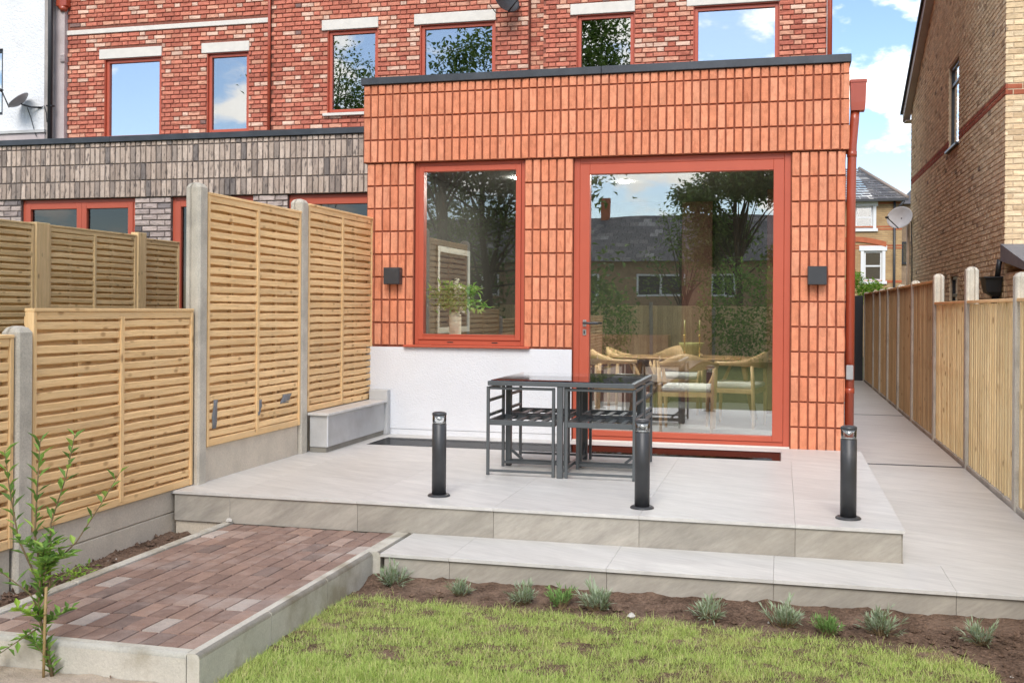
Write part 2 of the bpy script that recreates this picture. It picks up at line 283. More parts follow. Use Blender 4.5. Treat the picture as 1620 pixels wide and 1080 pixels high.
# ------------------------------------------------------------------ mesh builder
class MB:
    def __init__(s): s.v, s.f, s.s = [], [], []
    def face(s, idx, sm=False): s.f.append(tuple(idx)); s.s.append(sm)
    def quad(s, *p):
        n = len(s.v); s.v += [tuple(q) for q in p]; s.face(range(n, n + len(p)))
    def box(s, x0, x1, y0, y1, z0, z1, M=None):
        n = len(s.v)
        P = [(x, y, z) for x in (x0, x1) for y in (y0, y1) for z in (z0, z1)]
        if M is not None: P = [tuple(M @ Vector(p)) for p in P]
        s.v += P
        for q in ((0, 1, 3, 2), (4, 6, 7, 5), (0, 4, 5, 1), (2, 3, 7, 6), (0, 2, 6, 4), (1, 5, 7, 3)): s.face([n + i for i in q])
        return s
    def cbox(s, x0, x1, y0, y1, z0, z1, b=.004, M=None):
        lo, hi = (x0, y0, z0), (x1, y1, z1)
        n = len(s.v); ix = {}
        for sx in (0, 1):
            for sy in (0, 1):
                for sz in (0, 1):
                    sg = (sx, sy, sz)
                    for a in range(3):
                        p = [((hi[k] - (0 if k == a else b)) if sg[k] else (lo[k] + (0 if k == a else b))) for k in range(3)]
                        ix[sg + (a,)] = len(s.v)
                        s.v.append(tuple(M @ Vector(p)) if M is not None else tuple(p))
        c = Vector(((x0 + x1) / 2, (y0 + y1) / 2, (z0 + z1) / 2))
        if M is not None: c = M @ c
        def add(q):
            pts = [Vector(s.v[i]) for i in q]
            nn = (pts[1] - pts[0]).cross(pts[2] - pts[0])
            if nn.dot(sum(pts, Vector()) / len(pts) - c) < 0: q = q[::-1]
            s.face(q)
        for a in range(3):
            o = [k for k in range(3) if k != a]
            for sa in (0, 1):
                q = []
                for t in ((0, 0), (1, 0), (1, 1), (0, 1)):
                    g = [0, 0, 0]; g[a] = sa; g[o[0]], g[o[1]] = t; q.append(ix[tuple(g) + (a,)])
                add(q)
        for a in range(3):
            for bb in range(a + 1, 3):
                cc = 3 - a - bb
                for sa in (0, 1):
                    for sb in (0, 1):
                        g0 = [0, 0, 0]; g0[a] = sa; g0[bb] = sb; g1 = list(g0); g1[cc] = 1
                        add([ix[tuple(g0) + (a,)], ix[tuple(g1) + (a,)], ix[tuple(g1) + (bb,)], ix[tuple(g0) + (bb,)]])
        for sx in (0, 1):
            for sy in (0, 1):
                for sz in (0, 1): add([ix[(sx, sy, sz, 0)], ix[(sx, sy, sz, 1)], ix[(sx, sy, sz, 2)]])
        return s
    def tube(s, pts, rad, n=8, cap=True, sq=1.0):
        pts = [Vector(p) for p in pts]
        if not isinstance(rad, (list, tuple)): rad = [rad] * len(pts)
        rings = []; up = None
        for i, p in enumerate(pts):
            d = (pts[min(i + 1, len(pts) - 1)] - pts[max(i - 1, 0)]).normalized()
            if up is None:
                up = Vector((0, 0, 1)) if abs(d.z) < .9 else Vector((1, 0, 0))
            a = d.cross(up).normalized(); up = a.cross(d).normalized()
            r = len(s.v)
            for k in range(n):
                t = 2 * math.pi * (k + .5) / n
                s.v.append(tuple(p + a * (math.cos(t) * rad[i]) + up * (math.sin(t) * rad[i] * sq)))
            rings.append(r)
        for i in range(len(rings) - 1):
            for k in range(n):
                s.face((rings[i] + k, rings[i] + (k + 1) % n, rings[i + 1] + (k + 1) % n, rings[i + 1] + k), n > 4)
        if cap:
            s.face([rings[0] + k for k in range(n)][::-1]); s.face([rings[-1] + k for k in range(n)])
        return s
    def bar(s, p0, p1, w, h=None): return s.tube([p0, p1], [w * .7071] * 2, 4, True, (h or w) / w)
    def lathe(s, prof, c=(0, 0, 0), n=24, M=None, cap=True):
        c = Vector(c); rings = []
        for r, z in prof:
            rings.append(len(s.v))
            for k in range(n):
                p = Vector((r * math.cos(2 * math.pi * k / n), r * math.sin(2 * math.pi * k / n), z))
                s.v.append(tuple((M @ p if M is not None else p) + c))
        for i in range(len(rings) - 1):
            flat = prof[i][1] == prof[i + 1][1]
            for k in range(n): s.face((rings[i] + k, rings[i] + (k + 1) % n, rings[i + 1] + (k + 1) % n, rings[i + 1] + k), not flat)
        if cap:
            s.face([rings[0] + k for k in range(n)][::-1]); s.face([rings[-1] + k for k in range(n)])
        return s
    def leaf(s, p, d, up, l, w, fold=.25):
        d = d.normalized(); a = d.cross(up)
        if a.length < 1e-4: a = d.cross(Vector((1, 0, .3)))
        a.normalize(); u = a.cross(d)
        n = len(s.v); m = p + d * (l * .5)
        s.v += [tuple(p), tuple(m + a * (w / 2) + u * (fold * w)), tuple(p + d * l - u * (fold * w * .6)), tuple(m - a * (w / 2) + u * (fold * w))]
        s.face((n, n + 1, n + 2)); s.face((n, n + 2, n + 3))
    def mesh(s, name, mat):
        me = bpy.data.meshes.new(name); me.from_pydata(s.v, [], s.f)
        me.polygons.foreach_set('use_smooth', s.s); me.materials.append(mat); me.update(); return me
    def build(s, name, mat, parent=None, kind=None, label=None):
        o = bpy.data.objects.new(name, s.mesh(name, mat)); COL.objects.link(o)
        attach(o, parent)
        if kind: o['kind'] = kind
        if label: o['label'] = label
        return o
def wtrans(o):
    t = Vector((0, 0, 0))
    while o is not None:
        t += o.location + o.matrix_parent_inverse.to_translation() if o.parent else o.location
        o = o.parent
    return t
def attach(o, parent):
    if parent is not None:
        o.parent = parent; o.matrix_parent_inverse = Matrix.Translation(-wtrans(parent))
def empty(name, loc, label, cat, group=None):
    o = bpy.data.objects.new(name, None); o.empty_display_size = .2; o.location = loc; COL.objects.link(o)
    o['label'] = label; o['category'] = cat
    if group: o['group'] = group
    return o
def tag(o, label, cat, group=None):
    o['label'] = label; o['category'] = cat
    if group: o['group'] = group
    return o
def inst(name, me, parent, loc, rot=(0, 0, 0), scale=(1, 1, 1)):
    o = bpy.data.objects.new(name, me); o.location = loc; o.rotation_euler = rot; o.scale = scale
    COL.objects.link(o); attach(o, parent); return o
def copy_tree(o, parent=None):
    c = o.copy(); COL.objects.link(c)
    if parent is not None: c.parent = parent; c.matrix_parent_inverse = o.matrix_parent_inverse.copy()
    for ch in list(o.children): copy_tree(ch, c)
    return c
def project(x, y, z):
    a, b, c_ = x - CX, y - CY, z - CZ
    c, s = math.cos(YAW), math.sin(YAW)
    r = a * c + b * s; d = -a * s + b * c
    if d < .1: return None
    return 810 + r / d * F, HOR - c_ / d * F, d
def inframe(x, y, z, m=25):
    p = project(x, y, z)
    return p is not None and -m < p[0] < 1620 + m and -m < p[1] < 1080 + m
def wall(mb, x0, x1, z0, z1, y0, y1, holes=(), T=None):
    """wall slab with rectangular openings; front at y0, back at y1"""
    xs = sorted({x0, x1, *[min(max(h[i], x0), x1) for h in holes for i in (0, 1)]})
    zs = sorted({z0, z1, *[min(max(h[i], z0), z1) for h in holes for i in (2, 3)]})
    def solid(i, j):
        if i < 0 or j < 0 or i >= len(xs) - 1 or j >= len(zs) - 1: return False
        mx_, mz = (xs[i] + xs[i + 1]) / 2, (zs[j] + zs[j + 1]) / 2
        return not any(h[0] < mx_ < h[1] and h[2] < mz < h[3] for h in holes)
    def q(*p): mb.quad(*[(T(*a) if T else a) for a in p])
    for i in range(len(xs) - 1):
        for j in range(len(zs) - 1):
            if not solid(i, j): continue
            a, b, c, d = xs[i], xs[i + 1], zs[j], zs[j + 1]
            q((a, y0, c), (b, y0, c), (b, y0, d), (a, y0, d)); q((a, y1, d), (b, y1, d), (b, y1, c), (a, y1, c))
            if not solid(i - 1, j): q((a, y0, c), (a, y0, d), (a, y1, d), (a, y1, c))
            if not solid(i + 1, j): q((b, y0, d), (b, y0, c), (b, y1, c), (b, y1, d))
            if not solid(i, j - 1): q((a, y0, c), (a, y1, c), (b, y1, c), (b, y0, c))
            if not solid(i, j + 1): q((a, y0, d), (b, y0, d), (b, y1, d), (a, y1, d))
    return mb
# ---- bricks: a few worn variants of a unit brick (x,z centred, front face at y=0, body to y=1)
def brick_variant(ix, iz, rr, jit=.05):
    v, f = [], []
    ring = [(-.5, -.5), (0, -.5), (.5, -.5), (.5, 0), (.5, .5), (0, .5), (-.5, .5), (-.5, 0)]
    for x, z in ring: v.append((x, 1, z))
    for x, z in ring: v.append((x * (1 - rr.uniform(0, ix * .9)), .14 + rr.uniform(0, .1), z * (1 - rr.uniform(0, iz * .9))))
    for x, z in ring: v.append((x * (1 - 2 * ix), rr.uniform(-jit, jit), z * (1 - 2 * iz)))
    v.append((0, rr.uniform(-jit, jit), 0))
    for r in (0, 8):
        for k in range(8): f.append((r + k, r + (k + 1) % 8, r + 8 + (k + 1) % 8, r + 8 + k))
    for k in range(8): f.append((16 + k, 16 + (k + 1) % 8, 24))
    return v, f
def variants(ix, iz, n=10, seed=3):
    rr = random.Random(seed); return [brick_variant(ix, iz, rr, .09) for _ in range(n)]
SOLD = variants(.07, .022); STRE = variants(.022, .07)
def lay_bricks(name, parent, cells, mats, vs, depth=.05, limit=300):
    """cells: (x,y,z,rot,w,h) centre of the brick front; the nearest visible ones become parts, the rest one joined part"""
    mes = []
    for k, (v, f) in enumerate(vs):
        me = bpy.data.meshes.new(name); me.from_pydata(v, [], f); me.materials.append(mats[0]); mes.append(me)
    def key(c):
        d = (c[0] - CX) ** 2 + (c[1] - CY) ** 2 + (c[2] - CZ) ** 2
        return d + (0 if inframe(*c[:3], 0) else 1e6)
    cells = sorted(cells, key=key)
    for c in cells[:limit]:
        inst(name, mes[R.randrange(len(mes))], parent, (c[0], c[1] + R.uniform(-.0022, .0022) * abs(math.cos(c[3])), c[2]), (R.uniform(-.008, .008), R.uniform(-.006, .006), c[3] + R.uniform(-.012, .012)), (c[4], depth, c[5]))
    rest = cells[limit:]
    if rest:
        V, Fc = [], []
        for c in rest:
            v, f = vs[R.randrange(len(vs))]; n = len(V); ja = c[3] + R.uniform(-.012, .012); cs, sn = math.cos(ja), math.sin(ja)
            for x, y, z in v:
                X, Y = x * c[4], y * depth
                V.append((c[0] + X * cs - Y * sn, c[1] + X * sn + Y * cs, c[2] + z * c[5]))
            Fc += [tuple(n + i for i in q) for q in f]
        me = bpy.data.meshes.new('brickwork'); me.from_pydata(V, [], Fc); me.materials.append(mats[1])
        o = bpy.data.objects.new('brickwork', me); COL.objects.link(o); attach(o, parent); o['kind'] = 'stuff'
def courses(x0, x1, z0, z1, pitch, unit, joint, holes=(), flemish=False, half=.1025, phase=0.0, jit=.002):
    """horizontal courses -> (x, z, w, h)"""
    out = []; n = int(round((z1 - z0) / pitch))
    for j in range(n):
        zc = z0 + (j + .5) * pitch
        iv = [(x0, x1)]
        for h in holes:
            if h[2] - pitch * .35 < zc < h[3] + pitch * .35:
                nv = []
                for a, b in iv:
                    if h[1] <= a or h[0] >= b: nv.append((a, b)); continue
                    if h[0] > a: nv.append((a, h[0]))
                    if h[1] < b: nv.append((h[1], b))
                iv = nv
        per = unit + joint + ((half + joint) if flemish else 0)
        for a, b in iv:
            x = x0 + phase - per * 2 + ((per / 2) if j % 2 else 0); k = 0
            while x < b:
                for wd in ((unit, half) if flemish else (unit,)):
                    l, r = max(x, a), min(x + wd, b)
                    if r - l > .03: out.append(((l + r) / 2, zc + R.uniform(-jit, jit), r - l - R.uniform(0, .003), pitch - joint - R.uniform(0, .003)))
                    x += wd + joint
    return out
def soldiers(x0, x1, zrows, pitch, joint, jit=.0015):
    n = max(1, int(round((x1 - x0) / pitch))); p = (x1 - x0) / n; out = []
    for a, b in zrows:
        for i in range(n):
            out.append((x0 + (i + .5) * p + R.uniform(-jit, jit), (a + b) / 2, p - joint - R.uniform(0, .003), b - a - joint - R.uniform(0, .003)))
    return out
def frame_rect(mb, x0, x1, z0, z1, y0, y1, t, tb=None):
    tb = t if tb is None else tb
    mb.cbox(x0, x0 + t, y0, y1, z0, z1, .003); mb.cbox(x1 - t, x1, y0, y1, z0, z1, .003)
    mb.cbox(x0 + t, x1 - t, y0 + .0015, y1, z1 - t, z1, .003); mb.cbox(x0 + t, x1 - t, y0 + .0015, y1, z0, z0 + tb, .003)
    return mb
def xz(cells, y, rot=0.0): return [(c[0], y, c[1], rot, c[2], c[3]) for c in cells]

# ================================================================== GROUND
def sheet(name, x0, x1, y0, y1, z, mat, kind='structure', nx=1, ny=1, amp=0, seed=0, fn=None):
    mb = MB(); rr = random.Random(seed)
    for j in range(ny + 1):
        for i in range(nx + 1):
            x, y = x0 + (x1 - x0) * i / nx, y0 + (y1 - y0) * j / ny
            mb.v.append((x, y, z + (rr.uniform(-amp, amp) if amp else 0) + (fn(x, y) if fn else 0)))
    for j in range(ny):
        for i in range(nx):
            a = j * (nx + 1) + i; mb.face((a, a + 1, a + nx + 2, a + nx + 1), bool(amp or fn))
    return mb.build(name, mat, None, kind)
sheet('ground', -1500, 1500, -1500, 1500, -.66, GROUND)
LZ = -.36
# ================================================================== PATIO, STEP AND PASSAGE
PX = .9125
patio = MB().box(-4.53, .115, -3.44, -.002, -.6, -.022).build('patio', GRAV, None, 'structure')
slabme = {}
def slab(name, x0, x1, y0, y1, z, parent, mat=SLAB, t=.02):
    mb = MB().cbox(x0 + .0006, x1 - .0006, y0 + .0006, y1 - .0006, z - t, z, .0008)
    mb.build(name, mat, parent)
xj = [-4.553, -4.1156, -3.2031, -2.2906, -1.3781, -.4656, .14]
# the glass strip occupies X -4.2..-.55, Y -.82..-.28
yj = [-3.475, -2.61, -1.70, -.825]
for i in range(6):
    for j in range(3): slab('slab', xj[i], xj[i + 1], yj[j], yj[j + 1], 0, patio)
slab('slab', -4.553, -4.21, -.825, -.002, 0, patio)
slab('slab', -.545, .14, -.825, -.002, 0, patio)
xt = [-4.21, -3.2031, -2.2906, -1.3781, -.545]
for i in range(4): slab('threshold_slab', xt[i], xt[i + 1], -.272, -.002, 0, patio)
for i in range(6):
    x0, x1 = (xj[i], xj[i + 1])
    x0 = max(x0, -4.531); x1 = min(x1, .121)
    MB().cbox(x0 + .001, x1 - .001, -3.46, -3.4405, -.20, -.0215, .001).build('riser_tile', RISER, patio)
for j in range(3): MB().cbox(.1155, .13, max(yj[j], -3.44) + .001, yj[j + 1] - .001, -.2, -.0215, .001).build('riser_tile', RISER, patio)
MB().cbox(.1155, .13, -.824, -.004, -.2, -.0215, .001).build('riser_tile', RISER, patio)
step = MB().box(-2.80, 1.16, -4.0, -3.4615, -.62, -.213)
step.box(.131, 1.16, -3.461, 14, -.62, -.213)
step = step.build('step', GRAV, None, 'structure')
xs_ = [-2.82, -2.4, -1.4844, -.584, .329, 1.085]
for i in range(5): slab('tread_slab', xs_[i], xs_[i + 1], -4.04, -3.462, -.19, step)
for i in range(5):
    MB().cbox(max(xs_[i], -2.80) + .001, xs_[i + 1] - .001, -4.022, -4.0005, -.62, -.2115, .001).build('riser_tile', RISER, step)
ya = [-3.462, -2.61, -1.70, -.79, .12, .585]
for j in range(5): slab('paving_slab', .131, 1.085, ya[j], ya[j + 1], -.19, step)
yb = [.665, 1.57, 2.48, 3.39, 4.3, 5.50]
for j in range(5): slab('paving_slab', .08, 1.085, yb[j], yb[j + 1], -.19, step)
yc = [5.58, 6.5, 7.4, 8.3, 9.2, 10.1, 11, 12, 13]
for j in range(8): slab('paving_slab', .08, 1.085, yc[j], yc[j + 1], -.19, step)
for k, y in enumerate((.625, 5.54)):
    t = empty('channel_drain', (.6, y, -.2), ('slotted black channel drain crossing the passage beside the terrace', 'slotted black channel drain far along the side passage')[k], 'drain', 'channel drains across the passage')
    mb = MB().box(.1, 1.085, y - .036, y + .036, -.23, -.2005); mb.build('channel', DRAIN, t)
    mb = MB()
    for i in range(60): mb.box(.102 + i * .0164, .102 + i * .0164 + .009, y - .032, y + .032, -.2, -.1925)
    mb.box(.1, 1.085, y - .0375, y - .0325, -.2, -.191); mb.box(.1, 1.085, y + .0325, y + .0375, -.2, -.191)
    mb.build('grating', ANTH, t)
# walk-on glass strip over the light well
t = empty('walk_on_glass', (-2.4, -.55, 0), 'long dark glass strip set flush in the terrace before the red door', 'glass panel')
MB().box(-4.2, -.553, -.817, -.28, -.0195, -.004).build('well_backing', pmat('well_reflection_tint', (.34, .235, .22), .7, noise=(3, .1)), t)  # red-brown backing colour stands in for the red door's reflection
MB().cbox(-4.2, -.553, -.817, -.28, -.0035, .0015, .001).build('glass_pane', G_FLOOR, t)
fr = MB()
fr.box(-4.208, -.547, -.823, -.8175, -.0195, .001); fr.box(-4.208, -.547, -.2795, -.274, -.0195, .001)
fr.box(-4.208, -4.2005, -.817, -.28, -.0195, .001); fr.box(-.5525, -.547, -.817, -.28, -.0195, .001)
fr.build('edge_trim', ANTH, t)

# ================================================================== RAISED BRICK PATH
path = MB().box(-4.088, -2.93, -5.888, -3.462, -.6, -.213).build('path', MO_PAVE, None, 'structure')
cells = []
pav = []
nx = 12; pw = (4.086 - 2.932) / nx
me_p = []
rr = random.Random(5)
for k in range(8):
    v, f = brick_variant(.03, .02, rr, .03)
    me = bpy.data.meshes.new('brick'); me.from_pydata([(x, z, -y) for x, y, z in v], [], f); me.materials.append(M_PAVER[0]); me_p.append(me)
for i in range(nx):
    off = (.1, 0, .05)[0] if False else 0
    y = -5.886
    j = 0
    while y < -3.47:
        l = min(.2, -3.466 - y)
        if l > .03:
            inst('brick', me_p[R.randrange(8)], path, (-4.086 + (i + .5) * pw + R.uniform(-.001, .001), y + l / 2, -.199 + R.uniform(-.0025, .0015)), (R.uniform(-.006, .006), R.uniform(-.01, .01), 0), (pw - .0028, l - .0035, .05))
        y += .2 + (.0015 * ((i * 7) % 3)); j += 1
t = path
def kerbpiece(x0, x1, y0, y1, rx=None, ry=None):
    """kerb stone with a rounded top edge towards rx (+X side) or ry (-Y side)"""
    mb = MB(); zt, zb, r = -.188, -.60, .022
    prof = [(0, zb), (0, zt)]
    w_ = (x1 - x0) if rx else (y1 - y0)
    for k in range(6):
        a = math.pi / 2 * (1 - k / 5); prof.append((w_ - r + r * math.cos(a), zt - r + r * math.sin(a)))
    prof.append((w_, zb))
    n = len(prof)
    for e in (0, 1):
        for u, z in prof:
            mb.v.append((x0 + u, (y0, y1)[e], z) if rx else ((x0, x1)[e], y1 - u, z))
    for k in range(n - 1): mb.face((k, k + 1, n + k + 1, n + k), 2 <= k <= 6)
    mb.face(range(n)); mb.face(range(n, 2 * n)); return mb
ys = [-5.945, -5.30, -4.66, -4.025]
for k in range(3):
    kerbpiece(-2.93, -2.872, ys[k] + .003, ys[k + 1] - .003, rx=1).build('kerb_stone', KERB, path)
kerbpiece(-2.93, -2.825, -4.025 + .003, -3.464, rx=1).build('kerb_stone', KERB, path)
xk = [-4.9, -3.935, -2.931]
for k in range(2): kerbpiece(xk[k] + .002, xk[k + 1] - .002, -5.945, -5.888, ry=1).build('kerb_stone', KERB, path)
for k in range(3):
    y0 = -5.888 + k * .81
    MB().cbox(-4.14, -4.0885, y0 + .002, y0 + .808, -.6, -.184, .008).build('kerb_stone', KERB, path)
# ================================================================== SOIL, LAWN, SAND
from mathutils import noise as mn
def nz_(x, y, s, z=0.0): return mn.noise(Vector((x * s, y * s, z)))
def soilfn(x, y): return .016 * nz_(x, y, 6) + .012 * nz_(x, y, 17) + .008 * nz_(x, y, 45)
sheet('soil_bed', -2.87, 1.16, -5.35, -4.023, LZ + .01, SOIL, 'structure', 150, 56, 0, 1, lambda x, y: soilfn(x, y) + .035 * max(0, 1 - (-4.023 - y) / .2))
sheet('soil_bed', -4.62, -4.142, -7.5, -3.46, -.285, SOIL, 'structure', 30, 150, 0, 1, lambda x, y: 1.3 * soilfn(x, y) - .02 * max(0, min(1, (-4.2 - y))))
def edge_y(x): return -4.40 + .03 * nz_(x, 0, 3) + .02 * nz_(x, 3, 11) - .14 * max(0, (x + 1.1)) * .9 + (.0 if x < .1 else -3.0 * (x - .1) ** 2)
def inlawn(x, y):
    if x < -2.866 or y > edge_y(x): return False
    return x < .36 + .03 * nz_(y, 0, 5)
sheet('lawn', -2.87, .30, -24, -4.62, LZ + .004, TURF, 'structure', 60, 300, 0, 2, lambda x, y: .008 * nz_(x, y, 4))
sheet('sand', -4.9, -2.872, -24, -5.947, -.318, SAND, 'structure', 60, 200, 0, 2, lambda x, y: .01 * nz_(x, y, 9) + .006 * nz_(x, y, 30))
sheet('soil_ground', .30, 1.16, -24, -5.35, LZ + .012, SOIL, 'structure', 20, 150, 0, 2, soilfn)
def grass():
    import numpy as np
    rg = np.random.default_rng(4); V = []; 
    N = 290000
    xs = rg.uniform(-2.88, .42, N); ysr = rg.uniform(-6.5, -4.3, N)
    keep = []
    for i in range(N):
        x, y = xs[i], ysr[i]
        if not inlawn(x, y):
            if rg.random() < .02 and y < -4.2 and inlawn(x - .05, y - .09): keep.append(i)
            continue
        e = edge_y(x) - y
        d = nz_(x, y, 5.0) * .5 + nz_(x, y, 14.0, 3) * .5
        if d < -.42 and rg.random() < .65: continue
        if e < .10 and rg.random() > .35 + e * 6: continue
        if y < -5.9 and rg.random() < .4: continue
        keep.append(i)
    xs = xs[keep]; ysr = ysr[keep]; n = len(keep)
    a = rg.uniform(0, 2 * np.pi, n); L = rg.uniform(.016, .05, n) + .03 * rg.random(n) ** 6; wd = rg.uniform(.0013, .0026, n)
    lean = rg.uniform(.5, 1.75, n)
    cl = np.array([nz_(x, y, 8.0, 7) for x, y in zip(xs, ysr)])
    a += cl * 2.5; L *= 1 + cl * .55
    dx, dy = np.cos(a), np.sin(a); px, py = -dy, dx
    z0 = np.full(n, LZ)
    base = np.stack([xs, ysr, z0], 1); D = np.stack([dx, dy, 0 * dx], 1); P_ = np.stack([px, py, 0 * px], 1); U = np.array([0, 0, 1.0])
    mid = base + D * (L * .35 * np.sin(lean))[:, None] + U * (L * .55 * (.45 + .55 * np.cos(lean)))[:, None]
    tip = base + D * (L * .85 * np.sin(lean))[:, None] + U * (L * (.25 + .65 * np.cos(lean * .9)))[:, None]
    hw = P_ * (wd / 2)[:, None]
    Vt = np.stack([base - hw, base + hw, mid + hw * .8, mid - hw * .8, tip], 1).reshape(-1, 3)
    k = np.arange(n)[:, None] * 5
    loops = np.concatenate([k + np.array([[0, 1, 2, 3]]), k + np.array([[3, 2, 4]])], 1).reshape(-1)
    me = bpy.data.meshes.new('grass'); me.vertices.add(n * 5); me.vertices.foreach_set('co', Vt.reshape(-1))
    me.loops.add(len(loops)); me.loops.foreach_set('vertex_index', loops.astype(np.int32))
    st = (np.arange(n)[:, None] * 7 + np.array([[0, 4]])).reshape(-1); tot = np.tile([4, 3], n)
    me.polygons.add(n * 2); me.polygons.foreach_set('loop_start', st.astype(np.int32)); me.polygons.foreach_set('loop_total', tot.astype(np.int32))
    me.materials.append(GRASSM); me.update(calc_edges=True); me.validate()
    o = bpy.data.objects.new('grass', me); COL.objects.link(o); o['kind'] = 'stuff'; tag(o, 'short fresh green turf in front of the stepped terrace', 'grass')
grass()
# clods, pebbles and roots on the soil
def clods(name, n, x0, x1, y0, y1, z, mat, smin, smax, seed, lab, test=None):
    rr = random.Random(seed); mb = MB()
    for _ in range(n):
        x, y = rr.uniform(x0, x1), rr.uniform(y0, y1)
        if test and not test(x, y): continue
        s = smin + (smax - smin) * rr.random() ** 3; c = Vector((x, y, z + soilfn(x, y) + s * .2)); k = len(mb.v)
        for q in ((1, 0, 0), (-.9, .2, 0), (0, 1, .1), (.1, -1, 0), (0, 0, .8), (0, 0, -.7)):
            mb.v.append(tuple(c + Vector(q) * s * rr.uniform(.5, 1.1)))
        for f in ((0, 2, 4), (2, 1, 4), (1, 3, 4), (3, 0, 4), (2, 0, 5), (1, 2, 5), (3, 1, 5), (0, 3, 5)): mb.face([k + i for i in f])
    o = mb.build(name, mat, None, 'stuff'); tag(o, lab, 'soil crumbs')
clods('soil_crumbs', 2600, -2.86, 1.1, -5.3, -4.03, LZ + .012, SOIL, .004, .03, 3, 'loose dark soil crumbs in the planting bed below the steps', lambda x, y: not inlawn(x, y - .05))
clods('soil_crumbs', 900, -4.6, -4.15, -5.9, -3.5, -.285, SOIL, .004, .03, 5, 'loose soil crumbs along the slatted fence beside the brick path')
clods('pebbles', 130, -2.86, 1.1, -5.2, -4.05, LZ + .016, PEB, .004, .014, 4, 'small pale stones scattered in the planting bed', lambda x, y: not inlawn(x, y - .05))
clods('pebbles', 70, -4.6, -4.15, -5.6, -3.5, -.28, PEB, .005, .02, 6, 'small pale stones on the strip of soil by the brick path')
clods('pebbles', 160, -4.2, -2.9, -6.6, -5.96, -.318, PEB, .002, .008, 8, 'grit and small stones on the sand in front of the path')
for x, y, z, s, l in ((-1.29, -4.43, LZ + .03, .021, 'white stone lying in the planting bed beside the middle plants'), (-4.10, -3.50, -.178, .022, 'white lump of mortar at the far end of the path kerb')):
    mb = MB(); mb.lathe([(s * .5, -.3 * s), (s, .1 * s), (s * .75, .6 * s), (s * .25, .85 * s)], (x, y, z), 7)
    rr = random.Random(int(s * 999)); mb.v = [(a + rr.uniform(-.2, .2) * s, b + rr.uniform(-.2, .2) * s, c + rr.uniform(-.15, .15) * s) for a, b, c in mb.v]
    mb.s = [False] * len(mb.s); tag(mb.build('stone', PEB2), l, 'stone')

# ================================================================== ORANGE BRICK EXTENSION
ext = empty('brick_extension', (-2.28, 0, 0), 'single storey orange brick rear extension with large red framed door', 'house extension')
DOOR = (-2.468, -.471, 0, 2.674); WIN = (-4.059, -2.941, .863, 2.674)
mb = MB(); wall(mb, -4.555, -.004, -.02, 2.674, .016, .30, [DOOR, WIN])
mb.box(-4.585, .022, -.010, .30, 2.675, 3.445)
mb.box(-4.555, -4.35, .301, 6.39, -.02, 3.40); mb.box(-.25, -.004, .301, 6.39, -.02, 3.40)
mb.build('wall', MO_ORANGE, ext)
ROWS = [(-.03, .197)] + [(.197 + .225 * k, .197 + .225 * (k + 1)) for k in range(11)]
cells = xz(soldiers(-.471, 0, ROWS, .0785, .0105), 0)
cells += xz(soldiers(-2.941, -2.468, ROWS[4:], .0785, .0105), 0)
cells += xz(soldiers(-4.555, -4.059, ROWS[4:], .0827, .0105), 0)
cells += xz(soldiers(-4.585, .022, [(2.672 + .225 * k, 2.672 + .225 * (k + 1)) for k in range(3)] + [(3.347, 3.444)], .0767, .0105), -.026)
lay_bricks('brick', ext, cells, M_ORANGE, SOLD, .05)
cells = [(0.0, .05 + .079 * (i + .5) if False else .06 + .079 * i, (a + b) / 2, math.pi / 2, .068, b - a - .01) for i in range(78) for a, b in ROWS[0:12]]
cells += [(.022, -.0 + .079 * i, (a + b) / 2, math.pi / 2, .068, b - a - .01) for i in range(79) for a, b in [(2.672 + .225 * k, 2.672 + .225 * (k + 1)) for k in range(3)] + [(3.347, 3.444)]]
lay_bricks('brick', ext, cells, M_ORANGE, SOLD, .05, 0)
mb = MB()
mb.cbox(-4.605, -2.2, -.05, .30, 3.445, 3.515, .004); mb.cbox(-2.197, .037, -.05, .30, 3.445, 3.517, .004)
mb.cbox(-.26, .037, .302, 6.39, 3.445, 3.515, .004); mb.cbox(-4.605, -4.3, .302, 6.39, 3.445, 3.515, .004)
mb.build('coping', CAPM, ext)
MB().box(-4.3, -.26, .302, 6.39, 3.30, 3.40).build('roof', CAPM, ext)
mb = MB(); mb.cbox(-4.545, -2.470, -.012, .007, .055, .858, .003); mb.box(-4.545, -2.470, -.004, .006, -.02, .053)
mb.build('render_plinth', RENDER, ext)
# window
wf = MB()
frame_rect(wf, -4.057, -2.943, .883, 2.672, .045, .12, .038, .05)
frame_rect(wf, -4.018, -2.982, .934, 2.633, .033, .11, .052, .05)
frame_rect(wf, -4.057, -2.943, .883, 2.672, .122, .30, .030)
wf.cbox(-3.966, -3.034, .028, .05, .975, .988, .003)
wfo = wf.build('window', FRAME, ext)
MB().box(-3.967, -3.033, .075, .085, .983, 2.582).build('pane', G_WIN, wfo)
MB().cbox(-4.145, -2.875, -.055, .12, .860, .882, .003).build('window_sill', FRAME, wfo)
mb = MB(); mb.box(-3.72, -3.66, .0445, .05, .905, .915); mb.box(-3.27, -3.21, .0445, .05, .905, .915); mb.build('drain_slot', BLACKP, wfo)
